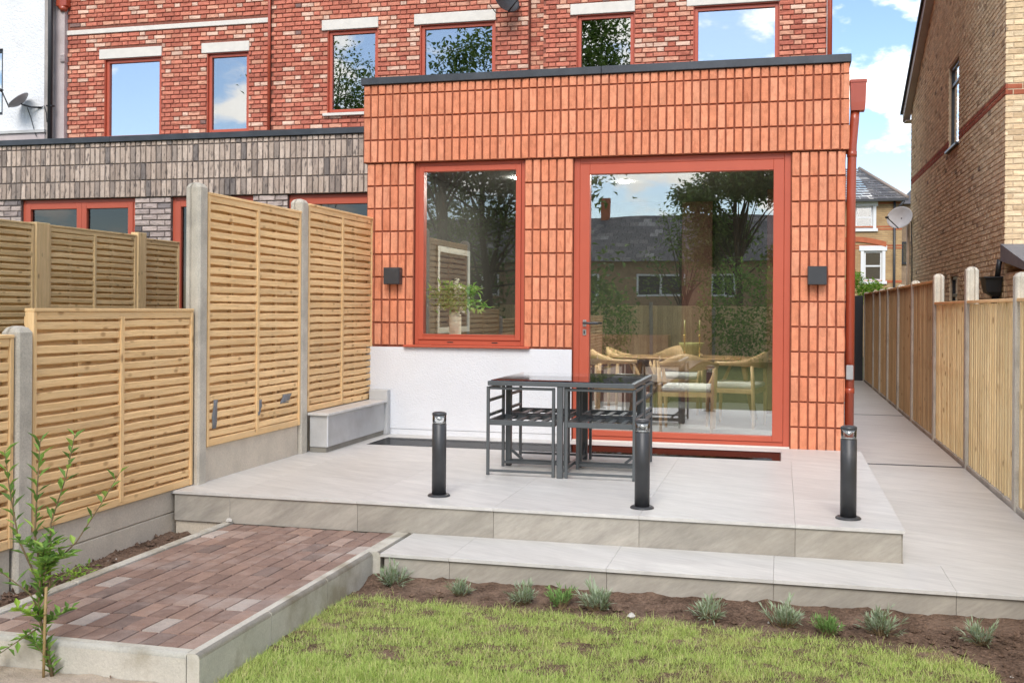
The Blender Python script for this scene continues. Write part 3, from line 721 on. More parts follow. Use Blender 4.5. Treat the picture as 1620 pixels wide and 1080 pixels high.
# door
df = MB()
frame_rect(df, -2.466, -.473, .0, 2.672, .045, .13, .058, .05)
frame_rect(df, -2.466, -.473, .0, 2.672, .132, .30, .03)
dfo = df.build('door_frame', FRAME, ext)
dm = MB(); frame_rect(dm, -2.407, -.532, .051, 2.612, .033, .11, .094, .05)
dm2 = MB(); frame_rect(dm2, -2.317, -.624, .098, 2.522, .040, .11, .004)
do = dm.build('door', FRAME, ext)
MB().box(-2.313, -.626, .075, .085, .1, 2.52).build('pane', G_DOOR, do)
hb = MB()
hb.cbox(-2.372, -2.338, .024, .034, 1.078, 1.142, .003); hb.cbox(-2.372, -2.338, .024, .034, .995, 1.052, .003)
hb.build('handle_plate', pmat('brushed_steel', (.6, .6, .58), .3, metal=.9), do)
hb = MB(); hb.tube([(-2.355, .024, 1.112), (-2.355, -.028, 1.112), (-2.345, -.036, 1.112), (-2.215, -.036, 1.109)], .0105, 10); hb.cbox(-2.362, -2.348, .020, .025, 1.008, 1.040, .002)
hb.build('door_handle', ANTH, do)
mb = MB(); mb.cbox(-2.466, -.473, -.0, .044, -.02, .012, .003); mb.build('threshold', STONE, ext)
# gutter hopper and downpipe on the passage side
mb = MB()
P0, P1 = (.032, .172), (.05, .155)
zt, zb = 3.30, 3.03
n = len(mb.v)
mb.cbox(.030, .175, .03, .17, 3.275, 3.305, .004)
for z, a, b, c, d in ((3.274, .034, .170, .035, .165), (3.10, .038, .165, .037, .162), (3.03, .042, .158, .04, .158)):
    mb.v += [(a, c, z), (b, c, z), (b, d, z), (a, d, z)]
n = len(mb.v) - 12
for r in (0, 4):
    for k in range(4): mb.face((n + r + k, n + r + (k + 1) % 4, n + r + 4 + (k + 1) % 4, n + r + 4 + k))
mb.face((n + 8, n + 9, n + 10, n + 11))
mb.build('rain_hopper', PIPE, ext)
mb = MB(); mb.tube([(.078, .10, 3.03), (.074, .10, 2.95), (.056, .10, 2.72), (.050, .10, 2.3), (.044, .10, -.17)], .040, 20)
mb.lathe([(.0402, 0), (.044, .002), (.044, .05), (.0402, .052)], (.054, .10, 2.62), 20); mb.lathe([(.0402, 0), (.044, .002), (.044, .05), (.0402, .052)], (.045, .10, .50), 20)
mb.build('downpipe', PIPE, ext)
mb = MB(); mb.cbox(.012, .075, .030, .046, .63, .76, .006); mb.box(.02, .07, .0465, .062, .66, .70); mb.build('pipe_bracket', DISHM, ext)
# room behind
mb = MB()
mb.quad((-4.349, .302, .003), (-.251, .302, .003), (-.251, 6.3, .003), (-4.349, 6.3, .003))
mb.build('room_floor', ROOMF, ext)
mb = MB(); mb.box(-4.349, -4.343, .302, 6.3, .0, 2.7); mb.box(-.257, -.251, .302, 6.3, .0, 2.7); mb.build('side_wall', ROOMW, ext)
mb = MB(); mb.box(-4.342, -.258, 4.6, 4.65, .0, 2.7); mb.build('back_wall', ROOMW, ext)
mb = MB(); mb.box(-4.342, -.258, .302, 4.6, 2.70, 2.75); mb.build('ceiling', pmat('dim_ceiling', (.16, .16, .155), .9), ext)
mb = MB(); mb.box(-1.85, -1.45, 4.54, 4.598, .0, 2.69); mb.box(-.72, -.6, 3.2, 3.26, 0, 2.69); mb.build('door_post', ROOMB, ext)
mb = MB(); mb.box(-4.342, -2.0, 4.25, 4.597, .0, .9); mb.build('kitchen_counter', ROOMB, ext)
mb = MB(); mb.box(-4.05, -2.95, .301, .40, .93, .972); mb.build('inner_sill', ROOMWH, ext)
for i, (x, y) in enumerate(((-2.75, 1.6), (-2.3, 2.2), (-1.75, 1.3), (-2.2, 1.2), (-3.4, 1.6), (-3.4, 3.0))):
    mb = MB().lathe([(.05, 0), (.05, .008)], (x, y, 2.688), 16); mb.build('downlight', LAMP, ext)
# wall lights
def wall_light(x, lab):
    t = empty('wall_light', (x, -.055, 1.55), lab, 'wall light', 'black wall lights either side of the extension')
    mb = MB(); Y0, Y1, h = -.105, -.012, .0825
    pts = [(-.083, -.078), (-.078, -.083), (.078, -.083), (.083, -.078), (.083, .078), (.078, .083), (-.078, .083), (-.083, .078)]
    n = len(mb.v)
    for y, sx in ((Y1, 1), (Y0 + .012, 1), (Y0, .93)):
        for a, b in pts: mb.v.append((x + a * sx, y, 1.555 + b * sx))
    for r in (0, 8):
        for k in range(8): mb.face((n + r + k, n + r + (k + 1) % 8, n + r + 8 + (k + 1) % 8, n + r + 8 + k))
    mb.face([n + 16 + k for k in range(8)]); mb.face([n + k for k in range(8)])
    mb.build('lamp_body', ANTH, t)
    MB().cbox(x - .06, x + .06, -.012, -.0015, 1.49, 1.62, .002).build('back_plate', ANTH, t)
wall_light(-4.253, 'square black wall light on the orange bricks left of the window')
wall_light(-.244, 'square black wall light on the brick pier right of the door')

# ================================================================== TERRACE HOUSES
HY = 6.4
def upper_window(parent, x0, x1, z0, z1, y, glass, mat=FRAME, rec=.06, ft=.06, lint=True, sill=False, room=True):
    mb = MB(); frame_rect(mb, x0 + .002, x1 - .002, z0, z1 - .002, y + rec, y + rec + .07, ft)
    frame_rect(mb, x0 + .02, x1 - .02, z0 + .02, z1 - .02, y + rec - .008, y + rec - .0005, .048)
    mb.box(x0 + .001, x0 + .012, y + .012, y + rec - .001, z0, z1); mb.box(x1 - .012, x1 - .001, y + .012, y + rec - .001, z0, z1)
    mb.box(x0 + .013, x1 - .013, y + .012, y + rec - .001, z1 - .012, z1 - .001)
    o = mb.build('window', mat, parent)
    MB().box(x0 + ft, x1 - ft, y + rec + .03, y + rec + .036, z0 + ft, z1 - ft).build('pane', glass, o)
    if lint: MB().cbox(x0 - .10, x1 + .005, y - .012, y + .1, z1 + .002, z1 + .172, .006).build('lintel', STONE, o)
    if sill: MB().cbox(x0 - .06, x1 + .06, y - .05, y + rec, z0 - .05, z0 - .003, .005).build('sill', STONE, o)
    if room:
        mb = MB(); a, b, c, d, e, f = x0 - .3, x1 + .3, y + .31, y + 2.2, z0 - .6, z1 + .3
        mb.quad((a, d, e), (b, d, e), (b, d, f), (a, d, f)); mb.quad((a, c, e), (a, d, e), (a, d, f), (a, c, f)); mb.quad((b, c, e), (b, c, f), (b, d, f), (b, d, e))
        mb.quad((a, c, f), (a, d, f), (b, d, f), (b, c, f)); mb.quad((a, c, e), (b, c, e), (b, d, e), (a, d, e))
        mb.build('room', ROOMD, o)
    return o
HOUSES = [
    ('left', -12.83, -8.925, [(-12.08, -10.955, 4.15, 5.555), (-10.08, -9.29, 4.19, 5.555)], 'red brick terrace house behind the grey extension, with white string course'),
    ('mid', -8.875, -4.44, [(-7.86, -6.97, 4.445, 5.815), (-6.245, -4.98, 4.445, 5.815)], 'red brick terrace house with satellite dish, between the two drainpipe lines'),
    ('right', -4.20, .07, [(-3.67, -2.765, 4.445, 5.815), (-1.87, -.60, 4.445, 5.84)], 'red brick terrace house rising behind the orange brick extension'),
]
house = {}
for key, x0, x1, wins, lab in HOUSES:
    h = empty('terrace_house', ((x0 + x1) / 2, HY, 0), lab, 'house', 'red brick terrace houses'); house[key] = h
    mb = MB(); wall(mb, x0, x1, -.3, 8.6, HY + .02, HY + .3, wins)
    mb.box(x0, x0 + .25, HY + .301, HY + 8, -.3, 8.6); mb.box(x1 - .25, x1 - (.012 if key == 'right' else 0), HY + .301, HY + 8, -.3, 8.6); mb.box(x0, x1, HY + 8.001, HY + 8.3, -.3, 8.6)
    mb.build('wall', MO_RED, h)
    mb = MB(); mb.v += [(x0 - .02, HY - .2, 8.601), (x1 + .02, HY - .2, 8.601), (x1 + .02, HY + 8.5, 8.601), (x0 - .02, HY + 8.5, 8.601), (x0 - .02, HY + 4.1, 11.3), (x1 + .02, HY + 4.1, 11.3)]
    for f in ((0, 1, 5, 4), (2, 3, 4, 5), (1, 2, 5), (3, 0, 4), (3, 2, 1, 0)): mb.face(f)
    mb.build('roof', SLATE, h)
    holes = list(wins) + [(a - .1, b + .005, d, d + .172) for a, b, c, d in wins]
    if key == 'left': holes.append((x0 - 1, x1 + 1, 6.01, 6.095))
    cells = xz(courses(x0, x1, 3.45, 8.55, .075, .213, .0125, holes, True, .1, phase=.04), HY)
    if key == 'left': pass
    lay_bricks('brick', h, cells, M_RED, STRE, .04)
    if key == 'right':
        lay_bricks('brick', h, [(x1, HY + u, z, math.pi / 2, wd, hh) for u, z, wd, hh in courses(.02, 8.25, 1.05, 8.55, .075, .213, .0125, (), True, .1)], M_RED, STRE, .03, 0)
    for k, (a, b, c, d) in enumerate(wins):
        flat = (key, k) in (('left', 0), ('right', 1))
        upper_window(h, a, b, c, d, HY, G_UPF if flat else G_UP, sill=(key, k) == ('mid', 0))
mb = MB().cbox(-12.835, -8.93, HY - .015, HY + .05, 6.012, 6.093, .005); mb.build('string_course', STONE, house['left'])
mb = MB().box(-4.439, -4.201, HY + .16, HY + .5, -.3, 8.6); mb.build('recess_wall', MO_RED, house['right'])
lay_bricks('brick', house['right'], xz(courses(-4.437, -4.203, 3.45, 7.05, .075, .215, .0105, (), True, phase=.1), HY + .15), M_RED, STRE, .04, 0)
mb = MB().tube([(-8.9, HY - .03, 3.4), (-8.9, HY - .03, 8.6)], .026, 10); mb.build('downpipe', PIPE, house['left'])
mb = MB().box(-8.924, -8.876, HY + .05, HY + .2, -.3, 8.6); mb.build('party_joint', MO_RED, house['left'])
mb = MB().tube([(.115, HY - .02, 3.3), (.115, HY - .02, 8.6)], .036, 12); mb.build('downpipe', PIPE, house['right'])
mb = MB().cbox(.072, .085, HY - .01, HY + .2, 3.3, 8.6, .003); mb.build('corner_trim', WHITEP, house['right'])
mb = MB(); mb.cbox(-12.97, -12.76, HY - .14, HY - .005, 6.50, 6.80, .01); mb.lathe([(.05, 6.42), (.09, 6.50)], (-12.86, HY - .07, 0), 12); mb.build('rain_hopper', PIPE, house['left'])

# white rendered neighbour on the left
wh = empty('rendered_house', (-15.5, 6.2, 0), 'old white rendered house at the far left edge with patchy wall', 'house')
mb = MB(); wall(mb, -20, -13.145, 4.33, 8.6, 6.2, 6.5, [(-15.2, -14.0, 4.62, 5.80)]); mb.build('wall', OLDREND, wh)
mb = MB(); mb.box(-20, -13.12, 6.185, 6.5, -.3, 4.27); mb.build('plinth', PINKREND, wh)
mb = MB(); mb.box(-20, -13.1, 6.15, 6.5, 4.275, 4.325); mb.build('ledge', GREYREND, wh)
mb = MB(); mb.box(-13.144, -13.03, 6.205, 6.5, -.3, 8.6); mb.build('quoin_strip', pmat('stone_strip', (.36, .33, .31), .9, noise=(3, .2), bump=(30, .01)), wh)
mb = MB(); mb.box(-13.029, -12.835, 6.33, 6.6, -.3, 8.6); mb.build('return_wall', PINKREND, wh)
mb = MB().box(-20, -13.03, 6.501, 14, -.3, 8.6); mb.build('body', OLDREND, wh)
mb = MB().tube([(-13.0, 6.17, 3.3), (-13.0, 6.17, 8.6)], .042, 12); mb.box(-13.06, -12.94, 6.14, 6.22, 4.72, 4.745); mb.build('downpipe', BLACKP, wh)
mb = MB(); frame_rect(mb, -15.2, -14.0, 4.62, 5.80, 6.24, 6.3, .06); o = mb.build('window', DARKM, wh)
MB().box(-15.14, -14.06, 6.27, 6.276, 4.68, 5.74).build('pane', G_UPF, o)
mb = MB(); mb.cbox(-12.905, -12.815, 6.30, 6.329, 5.53, 5.67, .004)
for k in range(5): mb.box(-12.9, -12.82, 6.292, 6.299, 5.545 + k * .024, 5.556 + k * .024)
mb.build('air_vent', PINKREND, wh)
def dish(name, c, face, rad, lab, wallp, arm=.35, mat=DISHM, flat=.8):
    """satellite dish: bowl facing `face`, feed arm, lnb and wall bracket"""
    t = empty(name, c, lab, 'satellite dish', 'satellite dishes on the houses')
    q = Vector(face).normalized().to_track_quat('Z', 'Y').to_matrix().to_4x4(); cv = Vector(c)
    prof = [(.001, -.06 * rad / .3)] + [(rad * k / 8, (-.06 + .085 * (k / 8) ** 2) * rad / .3) for k in range(1, 9)]
    prof2 = [(r, z - .012) for r, z in prof][::-1]
    mb = MB().lathe(prof + [(rad + .006, prof[-1][1] - .004)] + prof2, c, 28, q @ Matrix.Diagonal((1, flat, 1, 1)), False); mb.build('reflector', mat, t)
    low = q @ Vector((0, -rad * .8, 0)); f = q @ Vector((0, -rad * .45, arm))
    mb = MB().tube([cv + low, cv + f], .012, 6); mb.build('feed_arm', BLACKP, t)
    d = (q @ Vector((0, .3, -1))).normalized()
    mb = MB().tube([cv + f - d * -.02, cv + f - d * .05], [.03, .022], 10); mb.build('receiver', BLACKP, t)
    wp = Vector(wallp); back = cv + q @ Vector((0, 0, -.08))
    mb = MB().tube([cv + q @ Vector((0, 0, -.055)), back, (back + wp) / 2 + Vector((0, 0, -.02)), wp], .016, 8)
    mb.lathe([(.05, 0), (.05, .01)], wp, 10); mb.build('bracket', ANTH, t)
    return t
dish('satellite_dish', (-13.46, 5.95, 4.80), (-.6, -.35, .85), .25, 'weathered satellite dish tilted upward on the white rendered wall', (-13.22, 6.2, 4.72), .3)
mb = MB()
mb.tube([(-13.22, 6.18, 4.70), (-13.12, 6.17, 4.74), (-13.07, 6.17, 4.60), (-13.06, 6.17, 4.45)], .008, 5)
mb.tube([(-13.45, 6.15, 4.72), (-13.40, 6.18, 4.55), (-13.33, 6.17, 4.35), (-13.25, 6.14, 4.20)], .007, 5); tag(mb.build('dish_cable', BLACKP), 'thin black cable looping down the white rendered wall from the dish', 'cable')
dish('satellite_dish', (-4.72, 6.1, 6.02), (.75, -.6, .25), .23, 'grey satellite dish on the red brick wall between upper windows', (-4.62, 6.4, 5.99), .30, ANTH)
mb = MB()
mb.tube([(-4.95, 5.95, 5.93), (-4.88, 6.05, 5.83), (-4.78, 6.3, 5.9), (-4.66, 6.38, 5.93)], .007, 5); tag(mb.build('dish_cable', BLACKP), 'short black cable drooping from the dish on the red brick wall', 'cable')

# ================================================================== GREY BRICK EXTENSION
ge = empty('brick_extension', (-8.8, 2.5, 0), 'grey brick single storey rear extension with red framed windows', 'house extension')
GY = 2.5
gh = [(-10.604, -8.846, .9, 2.674), (-8.311, -7.127, 0, 2.674), (-6.642, -5.1, .9, 2.674), (-13.0, -11.3, .9, 2.674)]
mb = MB(); wall(mb, -14.5, -4.60, -.3, 2.674, GY + .014, GY + .3, gh); mb.box(-14.5, -4.60, GY - .012, GY + .3, 2.675, 3.41); mb.box(-14.5, -4.6, GY + .301, 6.1, -.3, -.02)
mb.build('wall', MO_GREY, ge)
cells = xz(soldiers(-14.5, -4.60, [(2.672 + .225 * k, 2.672 + .225 * (k + 1)) for k in range(3)] + [(3.347, 3.41)], .0767, .0105), GY - .026)
lay_bricks('brick', ge, cells, M_GREYSOL, SOLD, .05, 150)
cells = xz(courses(-14.5, -4.6, 1.097, 2.672, .075, .215, .0105, gh, False, phase=.02), GY)
lay_bricks('brick', ge, cells, M_GREYSTR, STRE, .05, 150)
mb = MB(); mb.cbox(-14.5, -9.2, GY - .055, GY + .3, 3.411, 3.485, .004); mb.cbox(-9.197, -4.6, GY - .055, GY + .3, 3.411, 3.487, .004); mb.build('coping', CAPM, ge)
MB().box(-14.5, -4.6, GY + .301, 6.15, 3.25, 3.38).build('roof', CAPM, ge)
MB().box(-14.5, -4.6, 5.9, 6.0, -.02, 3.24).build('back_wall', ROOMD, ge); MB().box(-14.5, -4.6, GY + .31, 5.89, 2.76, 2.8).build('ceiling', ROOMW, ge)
def red_casement(x0, x1, z0, z1, splits):
    mb = MB(); frame_rect(mb, x0 + .002, x1 - .002, z0, z1 - .002, GY + .05, GY + .13, .05)
    edges = [x0 + .05] + splits + [x1 - .05]; panes = []
    for a, b in zip(edges[:-1], edges[1:]):
        frame_rect(mb, a + .001, b - .001, z0 + .051, z1 - .053, GY + .038, GY + .12, .075); panes.append((a + .075, b - .075))
    o = mb.build('window', FRAME, ge)
    for a, b in panes: MB().box(a, b, GY + .08, GY + .086, z0 + .12, z1 - .125).build('pane', G_GREY, o)
G_GREY = glassmat('grey_extension_glass', (.42, .44, .43), .02, .0005, 2)
red_casement(-10.604, -8.846, .9, 2.672, [-9.68]); red_casement(-8.311, -7.127, 0, 2.672, []); red_casement(-6.642, -5.1, .9, 2.672, []); red_casement(-13.0, -11.3, .9, 2.672, [-12.1])
mb = MB(); mb.box(-8.2, -7.2, GY + .25, GY + .26, .0, 2.5); mb.build('blind', ROOMW, ge)

# ================================================================== FENCES (slatted, left)
def unit_slat(rr):
    """unit length along y, section 1x1 (x thickness, z height); slightly bowed"""
    v, f = [], []
    ny = 4
    for j in range(ny + 1):
        y = j / ny - .5; bx = rr.uniform(-.18, .18) + .25 * math.cos(y * math.pi); bz = rr.uniform(-.07, .07)
        for x, z in ((0, -.5), (.82, -.5), (1, -.38), (1, .38), (.82, .5), (0, .5)): v.append((x + bx, y, z + bz))
    for j in range(ny):
        for k in range(6): f.append((j * 6 + k, j * 6 + (k + 1) % 6, j * 6 + 6 + (k + 1) % 6, j * 6 + 6 + k))
    f.append(tuple(range(6))); f.append(tuple(range(ny * 6, ny * 6 + 6)[::-1]))
    return v, f
rr = random.Random(21)
SL = [unit_slat(rr) for _ in range(7)]
def slat_meshes(mat):
    out = []
    for v, f in SL:
        me = bpy.data.meshes.new('slat'); me.from_pydata(v, [], f); me.materials.append(mat); out.append(me)
    return out
SLM = {0: slat_meshes(WOODY[0]), 1: slat_meshes(WOODN[0])}
def slat_panel(thing, X, y0, y1, z0, z1, pitch=.0635, sh=.0445, style=0, cols=2, mids=True, capz=True, split=True):
    """fence panel facing +X with its slat faces at X; battens proud of the slats"""
    wz = (WOODZ, WOODNZ)[style][0]; wi = (WOODY, WOODN)[style][1]
    mb = MB(); b = .03
    mb.cbox(X - .045, X + .012, y0, y0 + b, z0, z1, .003); mb.cbox(X - .045, X + .012, y1 - b, y1, z0, z1, .003)
    ym = [y0 + b] + [y0 + (y1 - y0) * k / cols for k in range(1, cols)] + [y1 - b]
    if mids:
        for y in ym[1:-1]: mb.cbox(X - .02, X + .012, y - .019, y + .019, z0 + .02, z1 - .03, .003)
    for k in range(cols):
        y = (ym[k] + ym[k + 1]) / 2 + R.uniform(-.02, .02); mb.cbox(X - .044, X - .016, y - .017, y + .017, z0 + .02, z1 - .03, .002)
    o = mb.build('fence_panel', wz, thing)
    # rails top and bottom run along Y
    wy = (WOODY, WOODN)[style][0]
    MB().cbox(X - .05, X + .016, y0 + .001, y1 - .001, z1 + .0005, z1 + .02, .003).build('capping_rail', wy, o)
    MB().cbox(X - .03, X + .008, y0 + b + .001, y1 - b - .001, z1 - .045, z1 - .0005, .003).build('rail', wy, o)
    MB().cbox(X - .03, X + .008, y0 + b + .001, y1 - b - .001, z0, z0 + .05, .003).build('rail', wy, o)
    n = int((z1 - z0 - .10) / pitch); p = (z1 - z0 - .10) / n
    me = SLM[style]
    for c in range(cols):
        a = ym[c] + (.02 if c else .002); e = ym[c + 1] - (.02 if c < cols - 1 else .002)
        off = R.uniform(-.006, .006)
        for k in range(n):
            z = z0 + .052 + (k + .5) * p + off * 1.0 + R.uniform(-.003, .003)
            inst('slat', me[R.randrange(7)], o, (X - .015, (a + e) / 2, z), (R.uniform(-.004, .004), R.uniform(-.06, .12), 0), (.017, e - a, sh + R.uniform(-.003, .003)))
    V, Fc = [], []
    for k in range(n + 1):
        v, f = SL[R.randrange(7)]; m = len(V); z = z0 + .052 + k * p + R.uniform(-.003, .003)
        V += [(X - .058 + x * .01, (y0 + y1) / 2 + y * (y1 - y0 - .02), z + zc * (sh + .004)) for x, y, zc in v]; Fc += [tuple(m + i for i in q) for q in f]
    me2 = bpy.data.meshes.new('back_slats'); me2.from_pydata(V, [], Fc); me2.materials.append(wi)
    bo = bpy.data.objects.new('back_slats', me2); COL.objects.link(bo); attach(bo, o); bo['kind'] = 'stuff'
    return o
def conc_post(thing, x0, x1, y0, y1, z0, z1, slots='y', depth=.018, peak=.035):
    """slotted concrete fence post with a weathered top"""
    mb = MB(); c = .012
    if slots == 'y':
        xm, hw = (x0 + x1) / 2, .024
        prof = [(x0 + c, y0), (xm - hw, y0), (xm - hw + .006, y0 + depth), (xm + hw - .006, y0 + depth), (xm + hw, y0), (x1 - c, y0), (x1, y0 + c), (x1, y1 - c), (x1 - c, y1), (xm + hw, y1), (xm + hw - .006, y1 - depth), (xm - hw + .006, y1 - depth), (xm - hw, y1), (x0 + c, y1), (x0, y1 - c), (x0, y0 + c)]
    n = len(prof); cx_, cy_ = (x0 + x1) / 2, (y0 + y1) / 2
    lv = [(z0, 1, 0), (z1 - peak, 1, 0), (z1 - peak * .3, .72, 0), (z1, .30, 0)]
    for z, s, _ in lv:
        for x, y in prof: mb.v.append((cx_ + (x - cx_) * s, cy_ + (y - cy_) * s, z))
    for r in range(3):
        for k in range(n): mb.face((r * n + k, r * n + (k + 1) % n, (r + 1) * n + (k + 1) % n, (r + 1) * n + k))
    mb.face([3 * n + k for k in range(n)])
    return mb.build('fence_post', CONC, thing)
FX = -4.5
tf = empty('slatted_fence', (-4.53, -1.5, 0), 'tall honey coloured slatted fence between concrete posts beside the terrace', 'fence')
conc_post(tf, -4.60, -4.485, -3.235, -3.125, -.6, 2.115)
conc_post(tf, -4.60, -4.485, -1.60, -1.475, -.6, 2.165)
slat_panel(tf, FX, -3.115, -1.61, .25, 2.035)
slat_panel(tf, FX, -1.465, .02, .345, 2.115)
MB().cbox(-4.57, -4.515, -3.12, -1.605, -.3, .248, .006).build('gravel_board', GRAV, tf)
MB().cbox(-4.57, -4.515, -1.47, .0, -.3, .343, .006).build('gravel_board', GRAV, tf)
sf = empty('slatted_fence', (-4.6, -4.0, -.3), 'low slatted fence panel on concrete gravel boards beside the brick path', 'fence')
slat_panel(sf, -4.535, -4.88, -3.245, .005, 1.21)
MB().cbox(-4.60, -4.55, -4.92, -3.24, -.15, .003, .006).build('gravel_board', GRAV, sf)
MB().cbox(-4.605, -4.552, -4.92, -3.24, -.6, -.1535, .006).build('gravel_board', GRAV, sf)
conc_post(sf, -4.62, -4.505, -5.02, -4.90, -.6, 1.135)
slat_panel(sf, -4.535, -6.72, -5.03, -.05, 1.07)
MB().cbox(-4.60, -4.55, -6.75, -5.02, -.6, -.053, .006).build('gravel_board', GRAV, sf)
for k in range(4):
    y = -6.85 - 1.85 * k
    conc_post(sf, -4.62, -4.505, y - .02, y + .10, -.6, 1.135); slat_panel(sf, -4.535, y - 1.73, y - .025, -.05, 1.07); MB().cbox(-4.60, -4.55, y - 1.75, y - .02, -.6, -.053, .006).build('gravel_board', GRAV, sf)
# wooden post just behind the low fence
tag(MB().cbox(-5.02, -4.90, -4.93, -4.82, -.6, 1.24, .006).build('wooden_post', WOODNZ[0]), 'square timber post standing just behind the low slatted fence', 'post')
# tape strips on the tall fence
def tape(y0, y1, z0, z1, lab, tilt=0, k=0):
    mb = MB(); nn = 5; rr = random.Random(k)
    for j in range(nn + 1):
        z = z0 + (z1 - z0) * j / nn
        for e, y in enumerate((y0, y1)): mb.v.append((FX + .0075 + rr.uniform(0, .006), y + tilt * j / nn + rr.uniform(-.008, .008), z))
    for j in range(nn): mb.face((2 * j, 2 * j + 1, 2 * j + 3, 2 * j + 2), True)
    o = mb.build('tape_strip', TAPE); m = o.modifiers.new('thick', 'SOLIDIFY'); m.thickness = .0015
    tag(o, lab, 'tape', 'grey tape on the tall fence')
tape(-3.045, -2.99, .37, .575, 'long strip of grey tape stuck low on the tall fence by the post', .02, 1)
tape(-2.37, -2.32, .40, .52, 'short crumpled strip of grey tape in the middle of the tall fence', .03, 2)
tape(-1.98, -1.83, .46, .53, 'wide folded patch of grey tape nearest the second concrete post', .05, 3)
# neighbour's far fence
nf = empty('slatted_fence', (-7.6, -.5, 0), 'weathered slatted fence with timber posts in the neighbouring garden', 'fence')
NX = -7.57
for a, b in ((-2.80, -1.06), (-.84, .62)):
    slat_panel(nf, NX, a, b, .1, 2.02, .0635, .043, 1, 2)
slat_panel(nf, NX, -4.7, -2.95, .1, 2.02, .0635, .043, 1, 2)
slat_panel(nf, NX - .06, .80, 1.6, .1, 2.0, .0635, .043, 1, 1, False)
for y0, y1, z in ((-1.05, -.85, 2.05), (.63, .79, 2.07), (-2.94, -2.81, 2.05)): MB().cbox(NX - .07, NX + .03, y0, y1, -.4, z, .005).build('fence_post', WOODNZ[0], nf)
# grey wall stub and planter box at the foot of the tall fence
tag(MB().cbox(-4.477, -4.284, -.10, -.014, .0, .441, .006).build('wall_stub', GREYREND), 'low grey rendered stub behind the planter against the white wall', 'wall')
t = empty('raised_bench', (-4.4, -.75, 0), 'grey rendered low bench box with tiled top beneath the tall fence', 'raised bench')
MB().cbox(-4.475, -4.315, -1.455, -.015, .045, .318, .004).build('body', GREYREND, t)
MB().cbox(-4.475, -4.325, -1.445, -.015, .001, .044, .002).build('base_strip', pmat('bench_base', (.24, .225, .19), .9, noise=(6, .15)), t)
MB().cbox(-4.482, -4.285, -1.485, -.745, .3185, .340, .003).build('top_tile', SLAB, t); MB().cbox(-4.482, -4.285, -.742, -.105, .3185, .340, .003).build('top_tile', SLAB, t)
MB().cbox(-4.3148, -4.308, -1.46, -1.44, .05, .317, .002).build('corner_bead', WHITEP, t)

# ================================================================== RIGHT CLOSEBOARD FENCE
rf = empty('closeboard_fence', (1.12, 3, -.2), 'closeboard timber fence with concrete posts along the side passage', 'fence')
RX = 1.10
py = [-7.5, -5.5, -3.5, -1.50, .62, 2.74, 4.80, 6.50, 8.05, 9.45, 10.75, 12.9]
pz = [1.53, 1.53, 1.53, 1.535, 1.655, 1.66, 1.64, 1.63, 1.62, 1.62, 1.62, 1.62]
for y, z in zip(py, pz):
    conc_post(rf, RX - .012, RX + .098, y - .055, y + .055, -.6, z)
def board_mesh(rr, mat):
    v, f = [], []
    for z in (-.5, 0, .5):
        j = rr.uniform(-.04, .04)
        for x, y in ((.0, -.5), (-1.0, -.48), (-1.0, -.36), (-.3, .47), (.0, .47)): v.append((x, y + j, z))
    for r in (0, 5):
        for k in range(5): f.append((r + k, r + (k + 1) % 5, r + 5 + (k + 1) % 5, r + 5 + k))
    f.append(tuple(range(5))); f.append(tuple(range(10, 15)))
    me = bpy.data.meshes.new('fence_board'); me.from_pydata(v, [], f); me.materials.append(mat); return me
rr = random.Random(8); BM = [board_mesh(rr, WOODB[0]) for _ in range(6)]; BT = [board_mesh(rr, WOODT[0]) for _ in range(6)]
for i in range(len(py) - 1):
    a, b = py[i] + .057, py[i + 1] - .057
    zt = 1.315 if i < 5 else 1.56
    MB().cbox(RX - .002, RX + .05, a, b, -.6, -.155, .004).build('gravel_board', CONC, rf)
    n = int(round((b - a) / .108)); p = (b - a) / n
    if i >= 2:
        for k in range(n):
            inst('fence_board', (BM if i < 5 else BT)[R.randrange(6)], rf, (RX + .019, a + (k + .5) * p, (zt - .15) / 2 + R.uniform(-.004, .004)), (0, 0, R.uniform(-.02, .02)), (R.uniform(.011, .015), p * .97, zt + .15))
    else:
        mb = MB(); [mb.box(RX + .0, RX + .0195, a + k * p, a + (k + .96) * p, -.15, zt) for k in range(n)]; mb.build('boards', WOODB[1], rf, 'stuff')
    mb = MB()
    for z in (.05, .6, 1.15): mb.box(RX + .0205, RX + .07, a, b, z, z + .07)
    mb.build('arris_rail', WOODY[0], rf)
    MB().cbox(RX - .008, RX + .062, a, b, zt + .0055, zt + .03, .003).build('capping_rail', WOODY[0], rf)
tag(MB().cbox(.08, 1.08, 12.95, 13.0, -.188, 1.55, .006).build('side_gate', DARKM), 'dark solid gate closing the far end of the side passage', 'gate')

# ================================================================== YELLOW BRICK HOUSE (right)
yh = empty('yellow_brick_house', (5, 10, 0), 'yellow stock brick house with red brick band and gabled side wall', 'house')
SX, SY0, SY1 = 2.25, 5.03, 15.4
def TS(u, d, z): return (SX + d, SY1 - u, z)            # side wall local u runs towards the camera
eave, ridge_y = 5.75, 5.6
def gable_z(y): return 5.70 + (SY1 - y) * .43
shole = [(SY1 - 9.88, SY1 - 8.80, 4.02, 5.44), (SY1 - 9.66, SY1 - 8.82, .9, 1.83)]
mb = MB(); wall(mb, 0, SY1 - SY0 - .012, -.6, 5.6, .009, .3, shole, TS)
n = len(mb.v)                                            # gable above
mb.v += [(SX + .009, SY1, 5.6), (SX + .009, SY0 + .012, 5.6), (SX + .009, SY0 + .012, gable_z(SY0)), (SX + .009, SY1, gable_z(SY1))]
mb.face((n, n + 1, n + 2, n + 3))
mb.box(SX + .012, 12, SY0 + .009, SY0 + .3, -.6, 9.6); mb.box(SX + .31, 12, SY1 - .3, SY1, -.6, 5.7)
mb.build('wall', MO_YELLOW, yh)
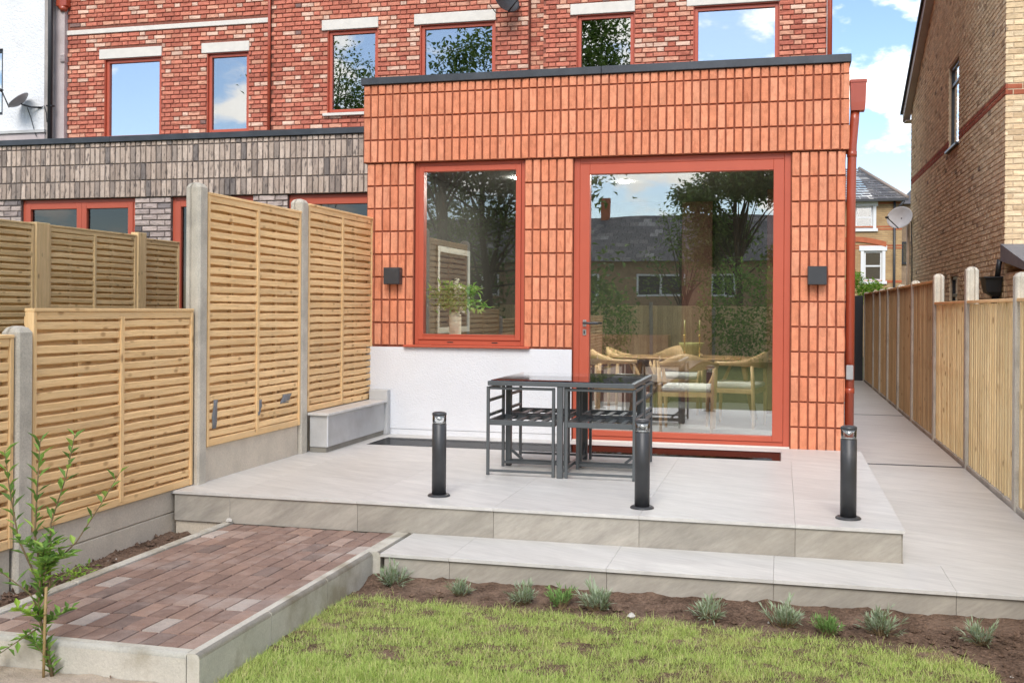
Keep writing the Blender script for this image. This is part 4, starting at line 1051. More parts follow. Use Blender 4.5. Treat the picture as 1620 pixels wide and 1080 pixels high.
cs = courses(0, SY1 - SY0, .45, 9.6, .075, .215, .0105, shole, False, phase=.03)
side = []; band = []
for u, z, wd, hh in cs:
    y = SY1 - u
    if z > gable_z(y) - .05: continue
    (band if 4.03 < z < 4.20 else side).append((SX, y, z, -math.pi / 2, wd, hh))
cs = courses(SX, 6.5, .45, 8.0, .075, .215, .0105, (), False, phase=.1)
for x, z, wd, hh in cs: (band if 4.03 < z < 4.20 else side).append((x, SY0, z, 0.0, wd, hh))
lay_bricks('brick', yh, side, M_YELLOW, STRE, .03, 260)
lay_bricks('brick', yh, band, M_REDBAND, STRE, .03, 40)
# verge, soffit, tiles
ang = math.atan(.43)
mb = MB()
def gp(x, y, dz): return (x, y, gable_z(y) + dz)
ye, yr = SY1 + .35, SY0 - .2
def slope_box(mb, x0, x1, d0, d1, ya, yb_):
    n = len(mb.v)
    for x in (x0, x1):
        for y in (ya, yb_):
            for d in (d0, d1): mb.v.append(gp(x, y, d))
    for q in ((0, 1, 3, 2), (4, 6, 7, 5), (0, 4, 5, 1), (2, 3, 7, 6), (0, 2, 6, 4), (1, 5, 7, 3)): mb.face([n + i for i in q])
slope_box(mb, SX - .14, SX - .115, -.02, .20, ye, yr); slope_box(mb, SX - .114, SX + .006, -.02, .0, ye, yr)
mb.cbox(SX - .115, SX + .05, SY1 + .002, ye, 5.50, gable_z(ye) - .022, .005)
mb.build('bargeboard', pmat('brown_white_board', (.50, .44, .39), .6, noise=(3, .1)), yh)
mb = MB(); slope_box(mb, SX - .19, 9, .201, .26, ye + .08, yr)
mb.build('roof', DARKM, yh)
def side_window(z0, z1, ya, yb_, sill):
    mb = MB()
    T = lambda u, d, z: (SX + d, u, z)
    for (u0, u1, c, d_) in ((ya, ya + .05, z0, z1), (yb_ - .05, yb_, z0, z1), (ya + .051, yb_ - .051, z0, z0 + .05), (ya + .051, yb_ - .051, z1 - .05, z1), (ya + .051, yb_ - .051, z1 - .34, z1 - .29)):
        mb.cbox(SX + .045, SX + .10, u0, u1, c, d_, .003)
    o = mb.build('window', DARKM, yh)
    MB().box(SX + .07, SX + .076, ya + .05, yb_ - .05, z0 + .05, z1 - .05).build('pane', G_UPF, o)
    if sill: MB().cbox(SX - .055, SX + .044, ya - .05, yb_ + .05, z0 - .045, z0 - .002, .004).build('sill', DARKM, o)
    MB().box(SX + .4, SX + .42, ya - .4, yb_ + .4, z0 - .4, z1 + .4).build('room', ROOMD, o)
side_window(4.022, 5.438, 8.802, 9.878, True); side_window(.902, 1.828, 8.822, 9.658, False)
mb = MB().tube([(2.20, 15.36, 3.32), (2.20, 15.36, .2)], .035, 10); mb.build('downpipe', pmat('buff_pipe', (.50, .38, .27), .6, noise=(5, .1)), yh)
mb = MB().tube([(2.20, 15.25, 3.28), (2.22, 15.0, 3.2), (2.23, 14.9, 2.6), (2.235, 14.85, .4)], .012, 6); mb.build('cable', BLACKP, yh)
# lean-to with lead flashing and hopper
t = empty('lean_to', (3.4, 4.3, 0), 'low brick lean-to with grey lead roof against the yellow house corner', 'lean-to')
mb = MB(); n = 0
mb.box(SX + .02, 6, 3.2, SY0 - .006, -.6, 1.74); mb.build('wall', MO_YELLOW, t)
cells = [(SX + .01, SY0 - u, z, -math.pi / 2, wd, hh) for u, z, wd, hh in courses(0.01, 1.8, .45, 1.73, .075, .215, .0105, (), False)]
lay_bricks('brick', t, cells, M_YELLOW, STRE, .03, 60)
mb = MB(); mb.v += [(SX - .05, SY0 - .004, 2.12), (6, SY0 - .004, 2.12), (6, 3.0, 1.70), (SX - .05, 3.0, 1.70), (SX - .05, SY0 - .004, 1.90), (6, SY0 - .004, 1.90), (6, 3.0, 1.66), (SX - .05, 3.0, 1.66)]
for f in ((0, 1, 2, 3), (4, 7, 6, 5), (0, 3, 7, 4), (1, 5, 6, 2), (3, 2, 6, 7), (0, 4, 5, 1)): mb.face(f)
mb.build('lead_roof', LEADM, t)
mb = MB()
n = 0
for z, a, b, c, d in ((1.70, SX - .24, SX - .01, 5.05, 5.48), (1.685, SX - .24, SX - .01, 5.05, 5.48), (1.68, SX - .22, SX - .012, 5.08, 5.45), (1.50, SX - .19, SX - .014, 5.14, 5.40), (1.44, SX - .10, SX - .016, 5.2, 5.34)):
    mb.v += [(a, c, z), (b, c, z), (b, d, z), (a, d, z)]
for r in range(4):
    for k in range(4): mb.face((r * 4 + k, r * 4 + (k + 1) % 4, r * 4 + 4 + (k + 1) % 4, r * 4 + 4 + k))
mb.face((0, 1, 2, 3)); mb.face((16, 17, 18, 19))
mb.tube([(SX - .06, 5.27, 1.45), (SX - .06, 5.27, .2)], .05, 10); mb.tube([(SX - .05, 5.06, 1.92), (SX - .07, 5.10, 1.70)], .035, 8)
mb.build('rain_hopper', BLACKP, yh)
dish('satellite_dish', (2.0, 15.1, 3.31), (-.75, -1, .28), .31, 'large grey satellite dish on the far corner of the yellow house', (2.2, 15.36, 3.33), .5, pmat('pale_dish_grey', (.72, .73, .74), .5, noise=(7, .08)))

# ================================================================== VICTORIAN HOUSE BEYOND THE PASSAGE
vh = empty('victorian_house', (1.5, 36, 0), 'distant yellow brick Victorian house with white sash windows and slate roof', 'house')
VY = 34.0
def vmat():
    m = bpy.data.materials.new('far_stock_brick'); m.use_nodes = True; t = m.node_tree; N = t.nodes; L = t.links; b = N['Principled BSDF']
    g = N.new('ShaderNodeNewGeometry'); sp = N.new('ShaderNodeSeparateXYZ'); cb = N.new('ShaderNodeCombineXYZ'); br = N.new('ShaderNodeTexBrick')
    L.new(g.outputs['Position'], sp.inputs[0]); L.new(sp.outputs['X'], cb.inputs[0]); L.new(sp.outputs['Z'], cb.inputs[1]); L.new(cb.outputs[0], br.inputs['Vector'])
    br.inputs['Scale'].default_value = 1; br.inputs['Brick Width'].default_value = .225; br.inputs['Row Height'].default_value = .075; br.inputs['Mortar Size'].default_value = .006
    br.inputs['Color1'].default_value = (.50, .34, .17, 1); br.inputs['Color2'].default_value = (.42, .27, .13, 1); br.inputs['Mortar'].default_value = (.36, .26, .16, 1)
    nz = N.new('ShaderNodeTexNoise'); nz.inputs['Scale'].default_value = 1.2; nz.inputs['Detail'].default_value = 6; L.new(g.outputs['Position'], nz.inputs['Vector'])
    m2 = N.new('ShaderNodeMapRange'); m2.inputs[1].default_value = .3; m2.inputs[2].default_value = .7; m2.inputs[3].default_value = .8; m2.inputs[4].default_value = 1.15; L.new(nz.outputs[0], m2.inputs[0])
    vm = N.new('ShaderNodeVectorMath'); vm.operation = 'SCALE'; L.new(br.outputs['Color'], vm.inputs[0]); L.new(m2.outputs[0], vm.inputs['Scale']); L.new(vm.outputs[0], b.inputs['Base Color'])
    b.inputs['Roughness'].default_value = .9
    bp = N.new('ShaderNodeBump'); bp.inputs['Distance'].default_value = .01; bp.invert = True; L.new(br.outputs['Fac'], bp.inputs['Height']); L.new(bp.outputs[0], b.inputs['Normal'])
    return m
VB = vmat()
vw = [(1.95, 2.66, 3.64, 4.95), (2.19, 2.98, -.9 + 2.0, 2.85 - .35 + .02), (.6, 1.5, 3.64, 4.95)]
vw[1] = (2.33, 3.02, 1.2, 2.62)
vw = [(2.26, 2.93, 4.46, 5.34), (2.60, 3.28, 2.40, 3.58), (.4, 1.3, 4.46, 5.34)]
mb = MB(); wall(mb, -6, 4.0, -.6, 5.55, VY, VY + .3, vw); mb.box(3.7, 4.0, VY + .301, VY + 8, -.6, 5.55); mb.build('wall', VB, vh)
rm = pmat('far_red_brick', (.43, .13, .06), .9, noise=(6, .15))
mb = MB()
for z in (4.50, 4.40, 3.76, 3.66, 5.42):
    mb.box(-6, 4.01, VY - .012, VY - .001, z, z + .055)
mb.box(-6, 4.01, VY - .014, VY - .001, 2.33, 2.43)
mb.build('red_band', rm, vh)
mb = MB(); pr = []
for k in range(13):
    a = k / 12; x = .95 + 2.48 * a; z = 3.60 + .34 * math.sin(math.pi * (.12 + .76 * a))
    pr.append((x, z))
n = len(mb.v)
for x, z in pr: mb.v += [(x, VY - .05, z), (x, VY - .05, z + .20), (x, VY - .001, z), (x, VY - .001, z + .20)]
for k in range(12):
    a, b = n + 4 * k, n + 4 * k + 4
    mb.face((a, b, b + 1, a + 1)); mb.face((a + 1, b + 1, b + 3, a + 3)); mb.face((a, a + 2, b + 2, b))
mb.build('arch', rm, vh)
for (a, b, c, d) in vw:
    mb = MB(); frame_rect(mb, a, b, c, d, VY + .05, VY + .1, .07); mb.box(a + .07, b - .07, VY + .055, VY + .1, (c + d) / 2 - .03, (c + d) / 2 + .03)
    mb.cbox(a - .12, a - .002, VY - .03, VY + .05, c, d, .005); mb.cbox(b + .002, b + .12, VY - .03, VY + .05, c, d, .005)
    o = mb.build('window', WHITEP, vh)
    MB().box(a + .06, b - .06, VY + .08, VY + .085, c + .06, d - .06).build('pane', G_UP, o)
    MB().cbox(a - .18, b + .18, VY - .045, VY + .06, d + .002, d + .20, .006).build('lintel', WHITEP, o); MB().cbox(a - .18, b + .18, VY - .08, VY + .06, c - .12, c - .003, .006).build('sill', WHITEP, o)
    MB().box(a - .2, b + .2, VY + .4, VY + .42, c - .3, d + .3).build('room', ROOMW, o)
def slate_plane(mb, p00, p10, p01, p11, nu, nv, rr):
    """tile a roof plane with lapped slates"""
    P = [Vector(p) for p in (p00, p10, p01, p11)]; nn = (P[1] - P[0]).cross(P[2] - P[0]).normalized()
    def at(u, v): return (P[0] * (1 - u) + P[1] * u) * (1 - v) + (P[2] * (1 - u) + P[3] * u) * v
    for j in range(nv):
        for i in range(-1, nu):
            u0 = max(0, (i + (.5 if j % 2 else 0)) / nu); u1 = min(1, (i + 1 + (.5 if j % 2 else 0)) / nu - .03 / nu)
            if u1 - u0 < .1 / nu: continue
            lift = nn * (.012 + rr.uniform(0, .012))
            mb.quad(at(u0, j / nv) + lift, at(u1, j / nv) + lift, at(u1, (j + 1) / nv), at(u0, (j + 1) / nv))
mb = MB(); slate_plane(mb, (-6, VY - .25, 5.60), (4.15, VY - .25, 5.60), (-3.5, VY + 3.2, 7.4), (2.62, VY + 3.2, 7.22), 30, 13, random.Random(3))
slate_plane(mb, (4.15, VY - .25, 5.6), (4.15, VY + 8, 5.6), (2.62, VY + 3.2, 7.22), (2.62, VY + 5, 7.22), 24, 13, random.Random(4))
mb.build('roof', SLATE, vh)
mb = MB(); mb.tube([(2.62, VY + 3.2, 7.25), (4.18, VY - .27, 5.64)], .07, 6); mb.build('hip_tile', pmat('hip_clay', (.30, .24, .20), .8), vh)
mb = MB(); mb.box(-6, 4.2, VY - .36, VY - .26, 5.50, 5.60); mb.box(-6, 4.1, VY - .26, VY - .002, 5.56, 5.585); mb.tube([(3.72, VY - .1, 5.5), (3.72, VY - .1, .2)], .05, 8); mb.tube([(4.05, VY - .3, 5.5), (3.74, VY - .1, 5.1)], .05, 8); mb.build('gutter', ANTH, vh)
v2 = empty('brick_house', (5.6, 36, 0), 'darker brick house end glimpsed past the distant Victorian house', 'house')
MB().box(4.02, 9, VY + 1.2, VY + 9, -.6, 5.5).build('wall', pmat('sooty_brick', (.30, .22, .15), .9, noise=(5, .2), fine=(30, .15)), v2)
mb = MB(); mb.v += [(4.01, VY + 1, 5.501), (9, VY + 1, 5.501), (9, VY + 9, 5.501), (4.01, VY + 9, 5.501), (6.5, VY + 4, 8.2), (6.5, VY + 6, 8.2)]
for f in ((0, 1, 4), (1, 2, 5, 4), (2, 3, 5), (3, 0, 4, 5), (3, 2, 1, 0)): mb.face(f)
mb.build('roof', SLATE, v2)
mb = MB(); frame_rect(mb, 4.1, 5.0, 3.1, 4.0, VY + 1.12, VY + 1.19, .08); o = mb.build('window', DARKM, v2); MB().box(4.15, 4.95, VY + 1.15, VY + 1.16, 3.15, 3.95).build('pane', G_UP, o)

# ================================================================== BOLLARD LIGHTS
def bollard():
    t = empty('bollard_light', (0, 0, 0), '', 'bollard light', 'bollard lights along the terrace edge')
    MB().lathe([(.075, .0), (.075, .006), (.068, .012), (.050, .013)], (0, 0, .0005), 28).build('base_plate', ANTH, t)
    MB().lathe([(.0475, .0), (.0475, .462), (.044, .464)], (0, 0, .0145), 28).build('post', ANTH, t)
    MB().lathe([(.046, .0), (.046, .058)], (0, 0, .479), 28).build('lens', G_CLEAR, t)
    MB().lathe([(.004, .0), (.012, .006), (.040, .034), (.040, .036)], (0, 0, .4985), 20).build('reflector', WHITEP, t)
    MB().lathe([(.04, .0), (.042, .002)], (0, 0, .4795), 20).build('light_disc', WHITEP, t)
    MB().lathe([(.0475, .0), (.0485, .003), (.0475, .014), (.035, .020), (.010, .022)], (0, 0, .537), 28).build('cap', ANTH, t)
    mb = MB()
    for k in range(3):
        a = 2 * math.pi * k / 3 + .5; mb.lathe([(.005, 0), (.004, .003)], (.0615 * math.cos(a), .0615 * math.sin(a), .0118), 8)
    mb.build('screws', ANTH, t)
    return t
b0 = bollard()
for k, (x, y, lab) in enumerate(((-2.748, -3.16, 'dark bollard light in front of the white rendered plinth, above the path end'), (-1.392, -3.21, 'dark bollard light standing in front of the right-hand cube chairs'), (-.155, -3.20, 'dark bollard light at the terrace corner before the brick pier'))):
    o = b0 if k == 0 else copy_tree(b0); o.location = (x, y, 0); o['label'] = lab; o.rotation_euler.z = k * 1.1

# ================================================================== CUBE TABLE AND CHAIRS
TX0, TX1, TY0, TY1 = -2.672, -1.575, -2.245, -1.155
t = empty('garden_table', ((TX0 + TX1) / 2, (TY0 + TY1) / 2, 0), 'square grey metal garden table with dark glass top over four nested chairs', 'table')
mb = MB(); w_ = .045
mb.cbox(TX0, TX1, TY0, TY0 + w_, .672, .7055, .003); mb.cbox(TX0, TX1, TY1 - w_, TY1, .672, .7055, .003)
mb.cbox(TX0, TX0 + w_, TY0 + w_ + .0005, TY1 - w_ - .0005, .672, .705, .003); mb.cbox(TX1 - w_, TX1, TY0 + w_ + .0005, TY1 - w_ - .0005, .672, .705, .003)
mb.build('top_frame', TABM, t)
MB().cbox(TX0 + .02, TX1 - .02, TY0 + .02, TY1 - .02, .706, .712, .002).build('glass_top', G_TOP, t)
MB().box(TX0 + .046, TX1 - .046, TY0 + .046, TY1 - .046, .694, .702).build('top_panel', pmat('table_panel', (.52, .52, .51), .5, noise=(5, .08)), t)
mx_, my_ = (TX0 + TX1) / 2, (TY0 + TY1) / 2
for x, y in ((mx_, TY0 + .028), (mx_, TY1 - .028), (TX0 + .028, my_), (TX1 - .028, my_)):
    hw = .0215
    MB().cbox(x - hw, x + hw, y - hw, y + hw, .001, .6715, .003).build('leg', TABM, t)
mb = MB(); mb.cbox(mx_ - .013, mx_ + .013, TY0 + .052, TY1 - .052, .03, .055, .002)
mb.cbox(TX0 + .052, mx_ - .014, my_ - .013, my_ + .013, .03, .055, .002); mb.cbox(mx_ + .014, TX1 - .052, my_ - .013, my_ + .013, .03, .055, .002)
mb.build('cross_rail', TABM, t)
mb = MB()
for a, b in (((TX0 + .045, my_, .13), (TX0 + .14, my_, .055)), ((TX1 - .045, my_, .13), (TX1 - .14, my_, .055)), ((mx_, TY1 - .045, .13), (mx_, TY1 - .14, .055))): mb.bar(a, b, .02)
mb.build('brace', TABM, t)
def cube_chair():
    """box frame armchair, back rails on the -X side"""
    t = empty('cube_chair', (0, 0, 0), '', 'chair', 'cube chairs tucked under the garden table')
    a, b, h, q = .25, .225, .662, .011
    for k, (sx, sy) in enumerate(((-1, -1), (1, -1), (-1, 1), (1, 1))):
        MB().cbox(sx * a - q, sx * a + q, sy * b - q, sy * b + q, .001, h if True else h, .002).build('leg', TABM, t)
    for sy in (-1, 1):
        MB().cbox(-a + q + .0005, a - q - .0005, sy * b - .010, sy * b + .010, h - .021, h - .001, .002).build('armrest', TABM, t)
        MB().cbox(-a + q + .0005, a - q - .0005, sy * b - .009, sy * b + .009, .026, .044, .002).build('floor_rail', TABM, t)
    mb = MB()
    for sy in (-1, 1): mb.cbox(-a + q + .0005, a - q - .0005, sy * b - .010, sy * b + .010, .375, .413, .002)
    for sx in (-1, 1): mb.cbox(sx * a - .010, sx * a + .010, -b + q + .0005, b - q - .0005, .375, .4125, .002)
    mb.build('seat_frame', TABM, t)
    for k in range(4):
        x = -a + .1 + k * .1
        MB().cbox(x - .020, x + .020, -b + .0105, b - .0105, .392, .404, .002).build('seat_slat', TABM, t)
    for z in (.638, .545, .435): MB().cbox(-a - .009, -a + .009, -b + q + .0005, b - q - .0005, z, z + .022, .002).build('back_rail', TABM, t)
    return t
c0 = cube_chair()
cp = [(-2.425, -1.985, 0, 'front left cube chair frame with back rails facing the fence side'), (-1.828, -1.985, math.pi, 'front right cube chair frame, partly behind the middle bollard'), (-2.425, -1.41, 0, 'rear left cube chair frame nearest the white plinth'), (-1.828, -1.41, math.pi, 'rear right cube chair frame in front of the glass door')]
for k, (x, y, rz, lab) in enumerate(cp):
    o = c0 if k == 0 else copy_tree(c0); o.location = (x, y, 0); o.rotation_euler.z = rz; o['label'] = lab

# ================================================================== INSIDE THE EXTENSION
t = empty('dining_table', (-1.5, 2.2, 0), 'round-cornered wooden dining table seen through the glass door', 'dining table')
mb = MB().lathe([(.30, .0), (.62, .004), (.66, .014), (.655, .026), (.30, .028)], (0, 0, .69), 36); mb.v = [(-1.5 + x * 1.5, 2.15 + y * .8, z) for x, y, z in mb.v]; mb.build('tabletop', WALNUT, t)
for sx in (-1, 1):
    for sy in (-1, 1): MB().tube([(-1.5 + sx * .55, 2.15 + sy * .28, .69), (-1.5 + sx * .68, 2.15 + sy * .34, .004)], [.032, .02], 10).build('leg', WALNUT, t)
def dchair():
    t = empty('dining_chair', (0, 0, 0), '', 'chair', 'wooden dining chairs around the indoor table')
    MB().cbox(-.25, .25, -.24, .25, .415, .475, .02).build('seat_cushion', CUSH, t)
    mb = MB(); mb.cbox(-.255, .255, -.245, .255, .365, .414, .006); mb.build('seat_frame', OAK, t)
    for sx in (-1, 1):
        MB().tube([(sx * .25, -.235, .003), (sx * .262, -.235, .40), (sx * .275, -.225, .655)], [.014, .022, .018], 10).build('leg', OAK, t)
        MB().tube([(sx * .25, .26, .003), (sx * .255, .25, .40), (sx * .275, .14, .655)], [.014, .022, .016], 10).build('leg', OAK, t)
    # curved back and arms, back at -Y
    mb = MB(); n = 21; P = []
    for k in range(n):
        a = math.pi * (1.18 * k / (n - 1) - .09); x = -.29 * math.cos(a); y = .10 - .40 * math.sin(a) if math.sin(a) > 0 else .10 - .25 * math.sin(a)
        hgt = .022 + .065 * max(0, math.sin(a)) ** 3
        P.append((x, y, hgt))
    for x, y, hg in P:
        nx_, ny_ = x / .3, (y - .1) / .4; l = math.hypot(nx_, ny_) or 1; nx_, ny_ = nx_ / l, ny_ / l
        zc = .665 + hg * .55
        for dx, dz in ((-.012, -hg), (.012, -hg), (.018, 0), (.012, hg), (-.012, hg), (-.016, 0)): mb.v.append((x + nx_ * dx, y + ny_ * dx, zc + dz))
    for k in range(n - 1):
        for j in range(6): mb.face((k * 6 + j, k * 6 + (j + 1) % 6, k * 6 + 6 + (j + 1) % 6, k * 6 + 6 + j), True)
    mb.face(range(6)); mb.face(range((n - 1) * 6, n * 6)); mb.build('backrest', OAK, t)
    return t
d0 = dchair()
for k, (x, y, rz, lab) in enumerate(((-1.47, 1.10, 0, 'wooden dining chair with its curved back to the glass door'), (-1.0, 1.75, 1.35, 'wooden dining chair with white seat at the right end of the table'), (-2.28, 1.75, -1.35, 'nearer wooden dining chair at the left end of the table'), (-2.22, 2.45, -1.6, 'farther wooden dining chair at the left end of the table'), (-1.75, 3.05, math.pi, 'wooden dining chair on the far side of the dining table'))):
    o = d0 if k == 0 else copy_tree(d0); o.location = (x, y, 0.003); o.rotation_euler.z = rz; o['label'] = lab
mb = MB().lathe([(.05, 0), (.07, .004), (.09, .05), (.11, .10), (.145, .155), (.139, .155), (.10, .10), (.08, .05), (.02, .015)], (-1.52, 2.1, .7195), 28); 
tag(mb.build('bowl', BOWL), 'green footed bowl on the indoor dining table', 'bowl')
for k, (x, y) in enumerate(((-1.58, 1.92), (-1.42, 1.95))):
    t = empty('candlestick', (x, y, .719), ('left brass candlestick with tall candle in front of the green bowl', 'right brass candlestick with tall candle in front of the green bowl')[k], 'candlestick', 'candlesticks on the dining table')
    MB().lathe([(.04, 0), (.04, .006), (.008, .012), (.006, .06), (.012, .065), (.006, .07), (.006, .22), (.013, .225), (.010, .25)], (x, y, .7195), 16).build('stick', BRASS, t)
    MB().lathe([(.0085, 0), (.007, .16)], (x, y, .97), 12).build('candle', BOWL, t)
# picture frame on the left wall
t = empty('picture_frame', (-4.33, 2.3, 1.4), 'white framed dark picture on the inside left wall behind the vase', 'picture')
mb = MB(); X = -4.342
for y0, y1, z0, z1 in ((1.55, 1.62, .95, 1.95), (2.75, 2.82, .95, 1.95), (1.621, 2.749, .95, 1.02), (1.621, 2.749, 1.88, 1.95)): mb.cbox(X, X + .03, y0, y1, z0, z1, .004)
mb.build('frame', pmat('picture_frame_grey', (.30, .30, .27), .6), t); MB().box(X, X + .012, 1.62, 2.75, 1.02, 1.88).build('picture', DARKM, t)
# vase with flowers
vx, vy, vz = -3.735, .42 - .065, .973
t = empty('flower_vase', (vx, vy, vz), 'cream ribbed vase of greenery and white flowers on the window sill', 'vase')
mb = MB().lathe([(.055, 0), (.060, .004), (.062, .19), (.055, .205), (.045, .215), (.044, .23), (.040, .23), (.04, .2)], (vx, vy, vz), 26); mb.build('vase', CERAM, t)
rr = random.Random(12); st = MB(); lf = MB(); fl = MB()
for k in range(36):
    a = rr.uniform(0, 2 * math.pi); sp_ = rr.uniform(.05, .40); L_ = rr.uniform(.12, .36)
    p0 = Vector((vx + rr.uniform(-.02, .02), vy + rr.uniform(-.02, .02), vz + .22)); p2 = p0 + Vector((math.cos(a) * sp_, math.sin(a) * sp_ * .55, L_ - sp_ * .35)); p1 = (p0 + p2) / 2 + Vector((0, 0, .05))
    if p2.y < .15: p2.y = .15 + rr.uniform(0, .05)
    st.tube([p0, p1, p2], .0025, 5)
    for j in range(16):
        tt = rr.uniform(.25, 1); p = p0.lerp(p2, tt) + Vector((0, 0, .05 * math.sin(tt * math.pi)))
        d = Vector((rr.gauss(0, 1), rr.gauss(0, .6), rr.gauss(.2, .6)))
        if p.y + d.normalized().y * .06 < .10: d.y = abs(d.y)
        lf.leaf(p, d, Vector((0, 0, 1)), rr.uniform(.06, .12), rr.uniform(.022, .042))
for s in range(3):
    bx, by = vx + .03 + .03 * s, vy - .10 + .02 * s
    for k in range(90):
        tt = rr.random(); p = Vector((bx + .02 * tt + rr.gauss(0, .016), by + rr.gauss(0, .014), vz + .23 + tt * (.33 - s * .05))); p.y = max(p.y, .14)
        fl.leaf(p, Vector((rr.gauss(0, 1), rr.gauss(0, 1), rr.gauss(0, .6))), Vector((0, 0, 1)), rr.uniform(.02, .034), rr.uniform(.018, .03))
st.build('stems', STEM, t); lf.build('foliage', LEAFV, t); fl.build('blossom', FLOW, t)

# ================================================================== PLANTS
def lavender(x, y, z, s, rr, mat, lab):
    t = empty('lavender_plant', (x, y, z), lab, 'plant', 'young herb plants in the bed below the steps')
    mb = MB(); sm = MB()
    for k in range(int(26 + 10 * s)):
        a = rr.uniform(0, 2 * math.pi); e = rr.uniform(.25, 1.4); L_ = rr.uniform(.055, .12) * s
        d = Vector((math.cos(a) * math.cos(e), math.sin(a) * math.cos(e), math.sin(e))); p0 = Vector((x, y, z)) + Vector((rr.gauss(0, .012), rr.gauss(0, .012), 0))
        p1 = p0 + d * L_ * .6; p2 = p0 + d * L_ + Vector((0, 0, .02 * s))
        sm.tube([p0, p1, p2], [.0022, .0016, .001], 4)
        for j in range(12):
            tt = rr.uniform(.3, 1.0); p = p0.lerp(p2, tt); q = d + Vector((rr.gauss(0, .38), rr.gauss(0, .38), rr.gauss(.15, .3)))
            mb.leaf(p, q, Vector((0, 0, 1)), rr.uniform(.03, .055) * s, rr.uniform(.005, .0085) * s, .2)
    sm.build('stems', STEM, t); mb.build('foliage', mat, t)
LV = [(-2.703, -4.14, 1.15, 0, 'grey-green lavender plant in the corner against the path kerb'), (-2.267, -4.25, .95, 0, 'small sparse lavender plant, second along from the path kerb'), (-1.89, -4.30, 1.05, 0, 'lavender plant just left of the greener herb in the bed'), (-1.681, -4.31, 1.0, 1, 'bright green fine leaved herb between two lavender plants'), (-1.482, -4.31, 1.3, 0, 'tallest lavender plant, with one upright shoot, beside the bright herb'),
      (-.9, -4.33, 1.1, 0, 'lone lavender plant below the middle of the step'), (-.53, -4.36, 1.2, 0, 'wide spreading lavender plant left of the second green herb'), (-.315, -4.42, .95, 1, 'compact bright green herb at the lawn edge on the right'), (-.061, -4.34, 1.15, 0, 'lavender plant just right of the compact green herb'), (.391, -4.36, .95, 0, 'lavender plant at the far right end of the bed')]
for k, (x, y, s, g, lab) in enumerate(LV): lavender(x, y, LZ + .005, s * .88, random.Random(40 + k), LAVG if g else LAV, lab)
# staked shrub at bottom left
t = empty('staked_shrub', (-3.55, -6.02, -.318), 'young leafy shrub tied to a bamboo cane in front of the path', 'shrub')
rr = random.Random(77); sm = MB(); lf = MB(); lb = MB()
def spray(pts, n, r0, big=(.035, .06), mb=None):
    mb = mb or lf; P = [Vector(p) for p in pts]; sm.tube(P, [r0 * (1 - .7 * i / (len(P) - 1)) for i in range(len(P))], 6)
    seg = len(P) - 1
    for k in range(n):
        u = (k + rr.random()) / n * seg; i = min(int(u), seg - 1); p = P[i].lerp(P[i + 1], u - i); d0_ = (P[i + 1] - P[i]).normalized()
        a = k * 2.4 + rr.uniform(-.4, .4)
        d = d0_ * .8 + Vector((math.cos(a), math.sin(a), rr.uniform(-.1, .4)))
        mb.leaf(p, d, Vector((0, 0, 1)), rr.uniform(*big) * 1.4, rr.uniform(.016, .03), .3)
B = Vector((-3.53, -6.0, -.32))
def sp(x, z, y=-5.95): return (x, y, z)
# (pixel-independent) five upright shoots rising from the crown, heights as seen
spray([(-3.58, -5.98, .0), (-3.70, -5.90, .25), (-3.72, -5.86, .45), (-3.73, -5.83, .66)], 34, .006)
spray([(-3.58, -5.98, .0), (-3.80, -5.88, .22), (-3.86, -5.86, .42), (-3.90, -5.85, .60)], 30, .005)
spray([(-3.56, -5.98, .05), (-3.62, -5.90, .3), (-3.575, -5.86, .5), (-3.545, -5.84, .69)], 26, .005)
spray([(-3.62, -5.98, .08), (-3.52, -5.86, .22), (-3.44, -5.80, .38), (-3.36, -5.78, .52)], 14, .004)
spray([(-3.56, -6.0, -.1), (-3.64, -6.0, .02), (-3.78, -6.0, .10), (-3.95, -6.0, .12)], 16, .004)
spray([B, (-3.56, -6.0, -.2), (-3.60, -6.0, -.05), (-3.60, -5.99, .1), (-3.56, -5.98, .26)], 75, .009, (.03, .055))
for k in range(9):
    a = rr.uniform(0, 6.28); z = rr.uniform(-.24, .22); p = Vector((-3.575, -6.0, z)); spray([p, p + Vector((math.cos(a) * .05, math.sin(a) * .05, .03)), p + Vector((math.cos(a) * .12, math.sin(a) * .10, .06))], 20, .003, (.028, .05), lf if k % 3 else lb)
for k in range(26): 
    p = Vector((-3.55 + rr.gauss(0, .028), -5.98 + rr.gauss(0, .028), .22 + rr.gauss(0, .03))); lb.leaf(p, Vector((rr.gauss(0, 1), rr.gauss(0, 1), rr.uniform(.1, 1))), Vector((0, 0, 1)), rr.uniform(.03, .055), rr.uniform(.012, .02))
spray([(-3.60, -6.0, -.12), (-3.72, -6.02, -.2), (-3.82, -6.03, -.27)], 14, .003, (.03, .05))
sm.build('stems', STEM, t); lf.build('foliage', LEAFL, t); lb.build('young_leaves', LEAFB, t)
mb = MB().tube([(-3.55, -6.03, -.33), (-3.553, -6.02, -.1), (-3.555, -6.01, .06)], .006, 10)
for z in (-.2, -.05): mb.lathe([(.0062, -.003), (.0075, 0), (.0062, .003)], (-3.552, -6.021, z), 10)
mb.build('cane', CANE, t)
t = empty('low_plant', (-4.33, -4.75, -.28), 'low bright green seedling on the soil strip beside the kerb', 'plant')
mb = MB(); rr = random.Random(5)
for k in range(90):
    p = Vector((-4.33 + rr.gauss(0, .06), -4.75 + rr.gauss(0, .06), -.27 + abs(rr.gauss(0, .03)))); mb.leaf(p, Vector((rr.gauss(0, 1), rr.gauss(0, 1), rr.uniform(.1, .9))), Vector((0, 0, 1)), rr.uniform(.03, .05), rr.uniform(.01, .016))
mb.build('foliage', LEAFB, t)
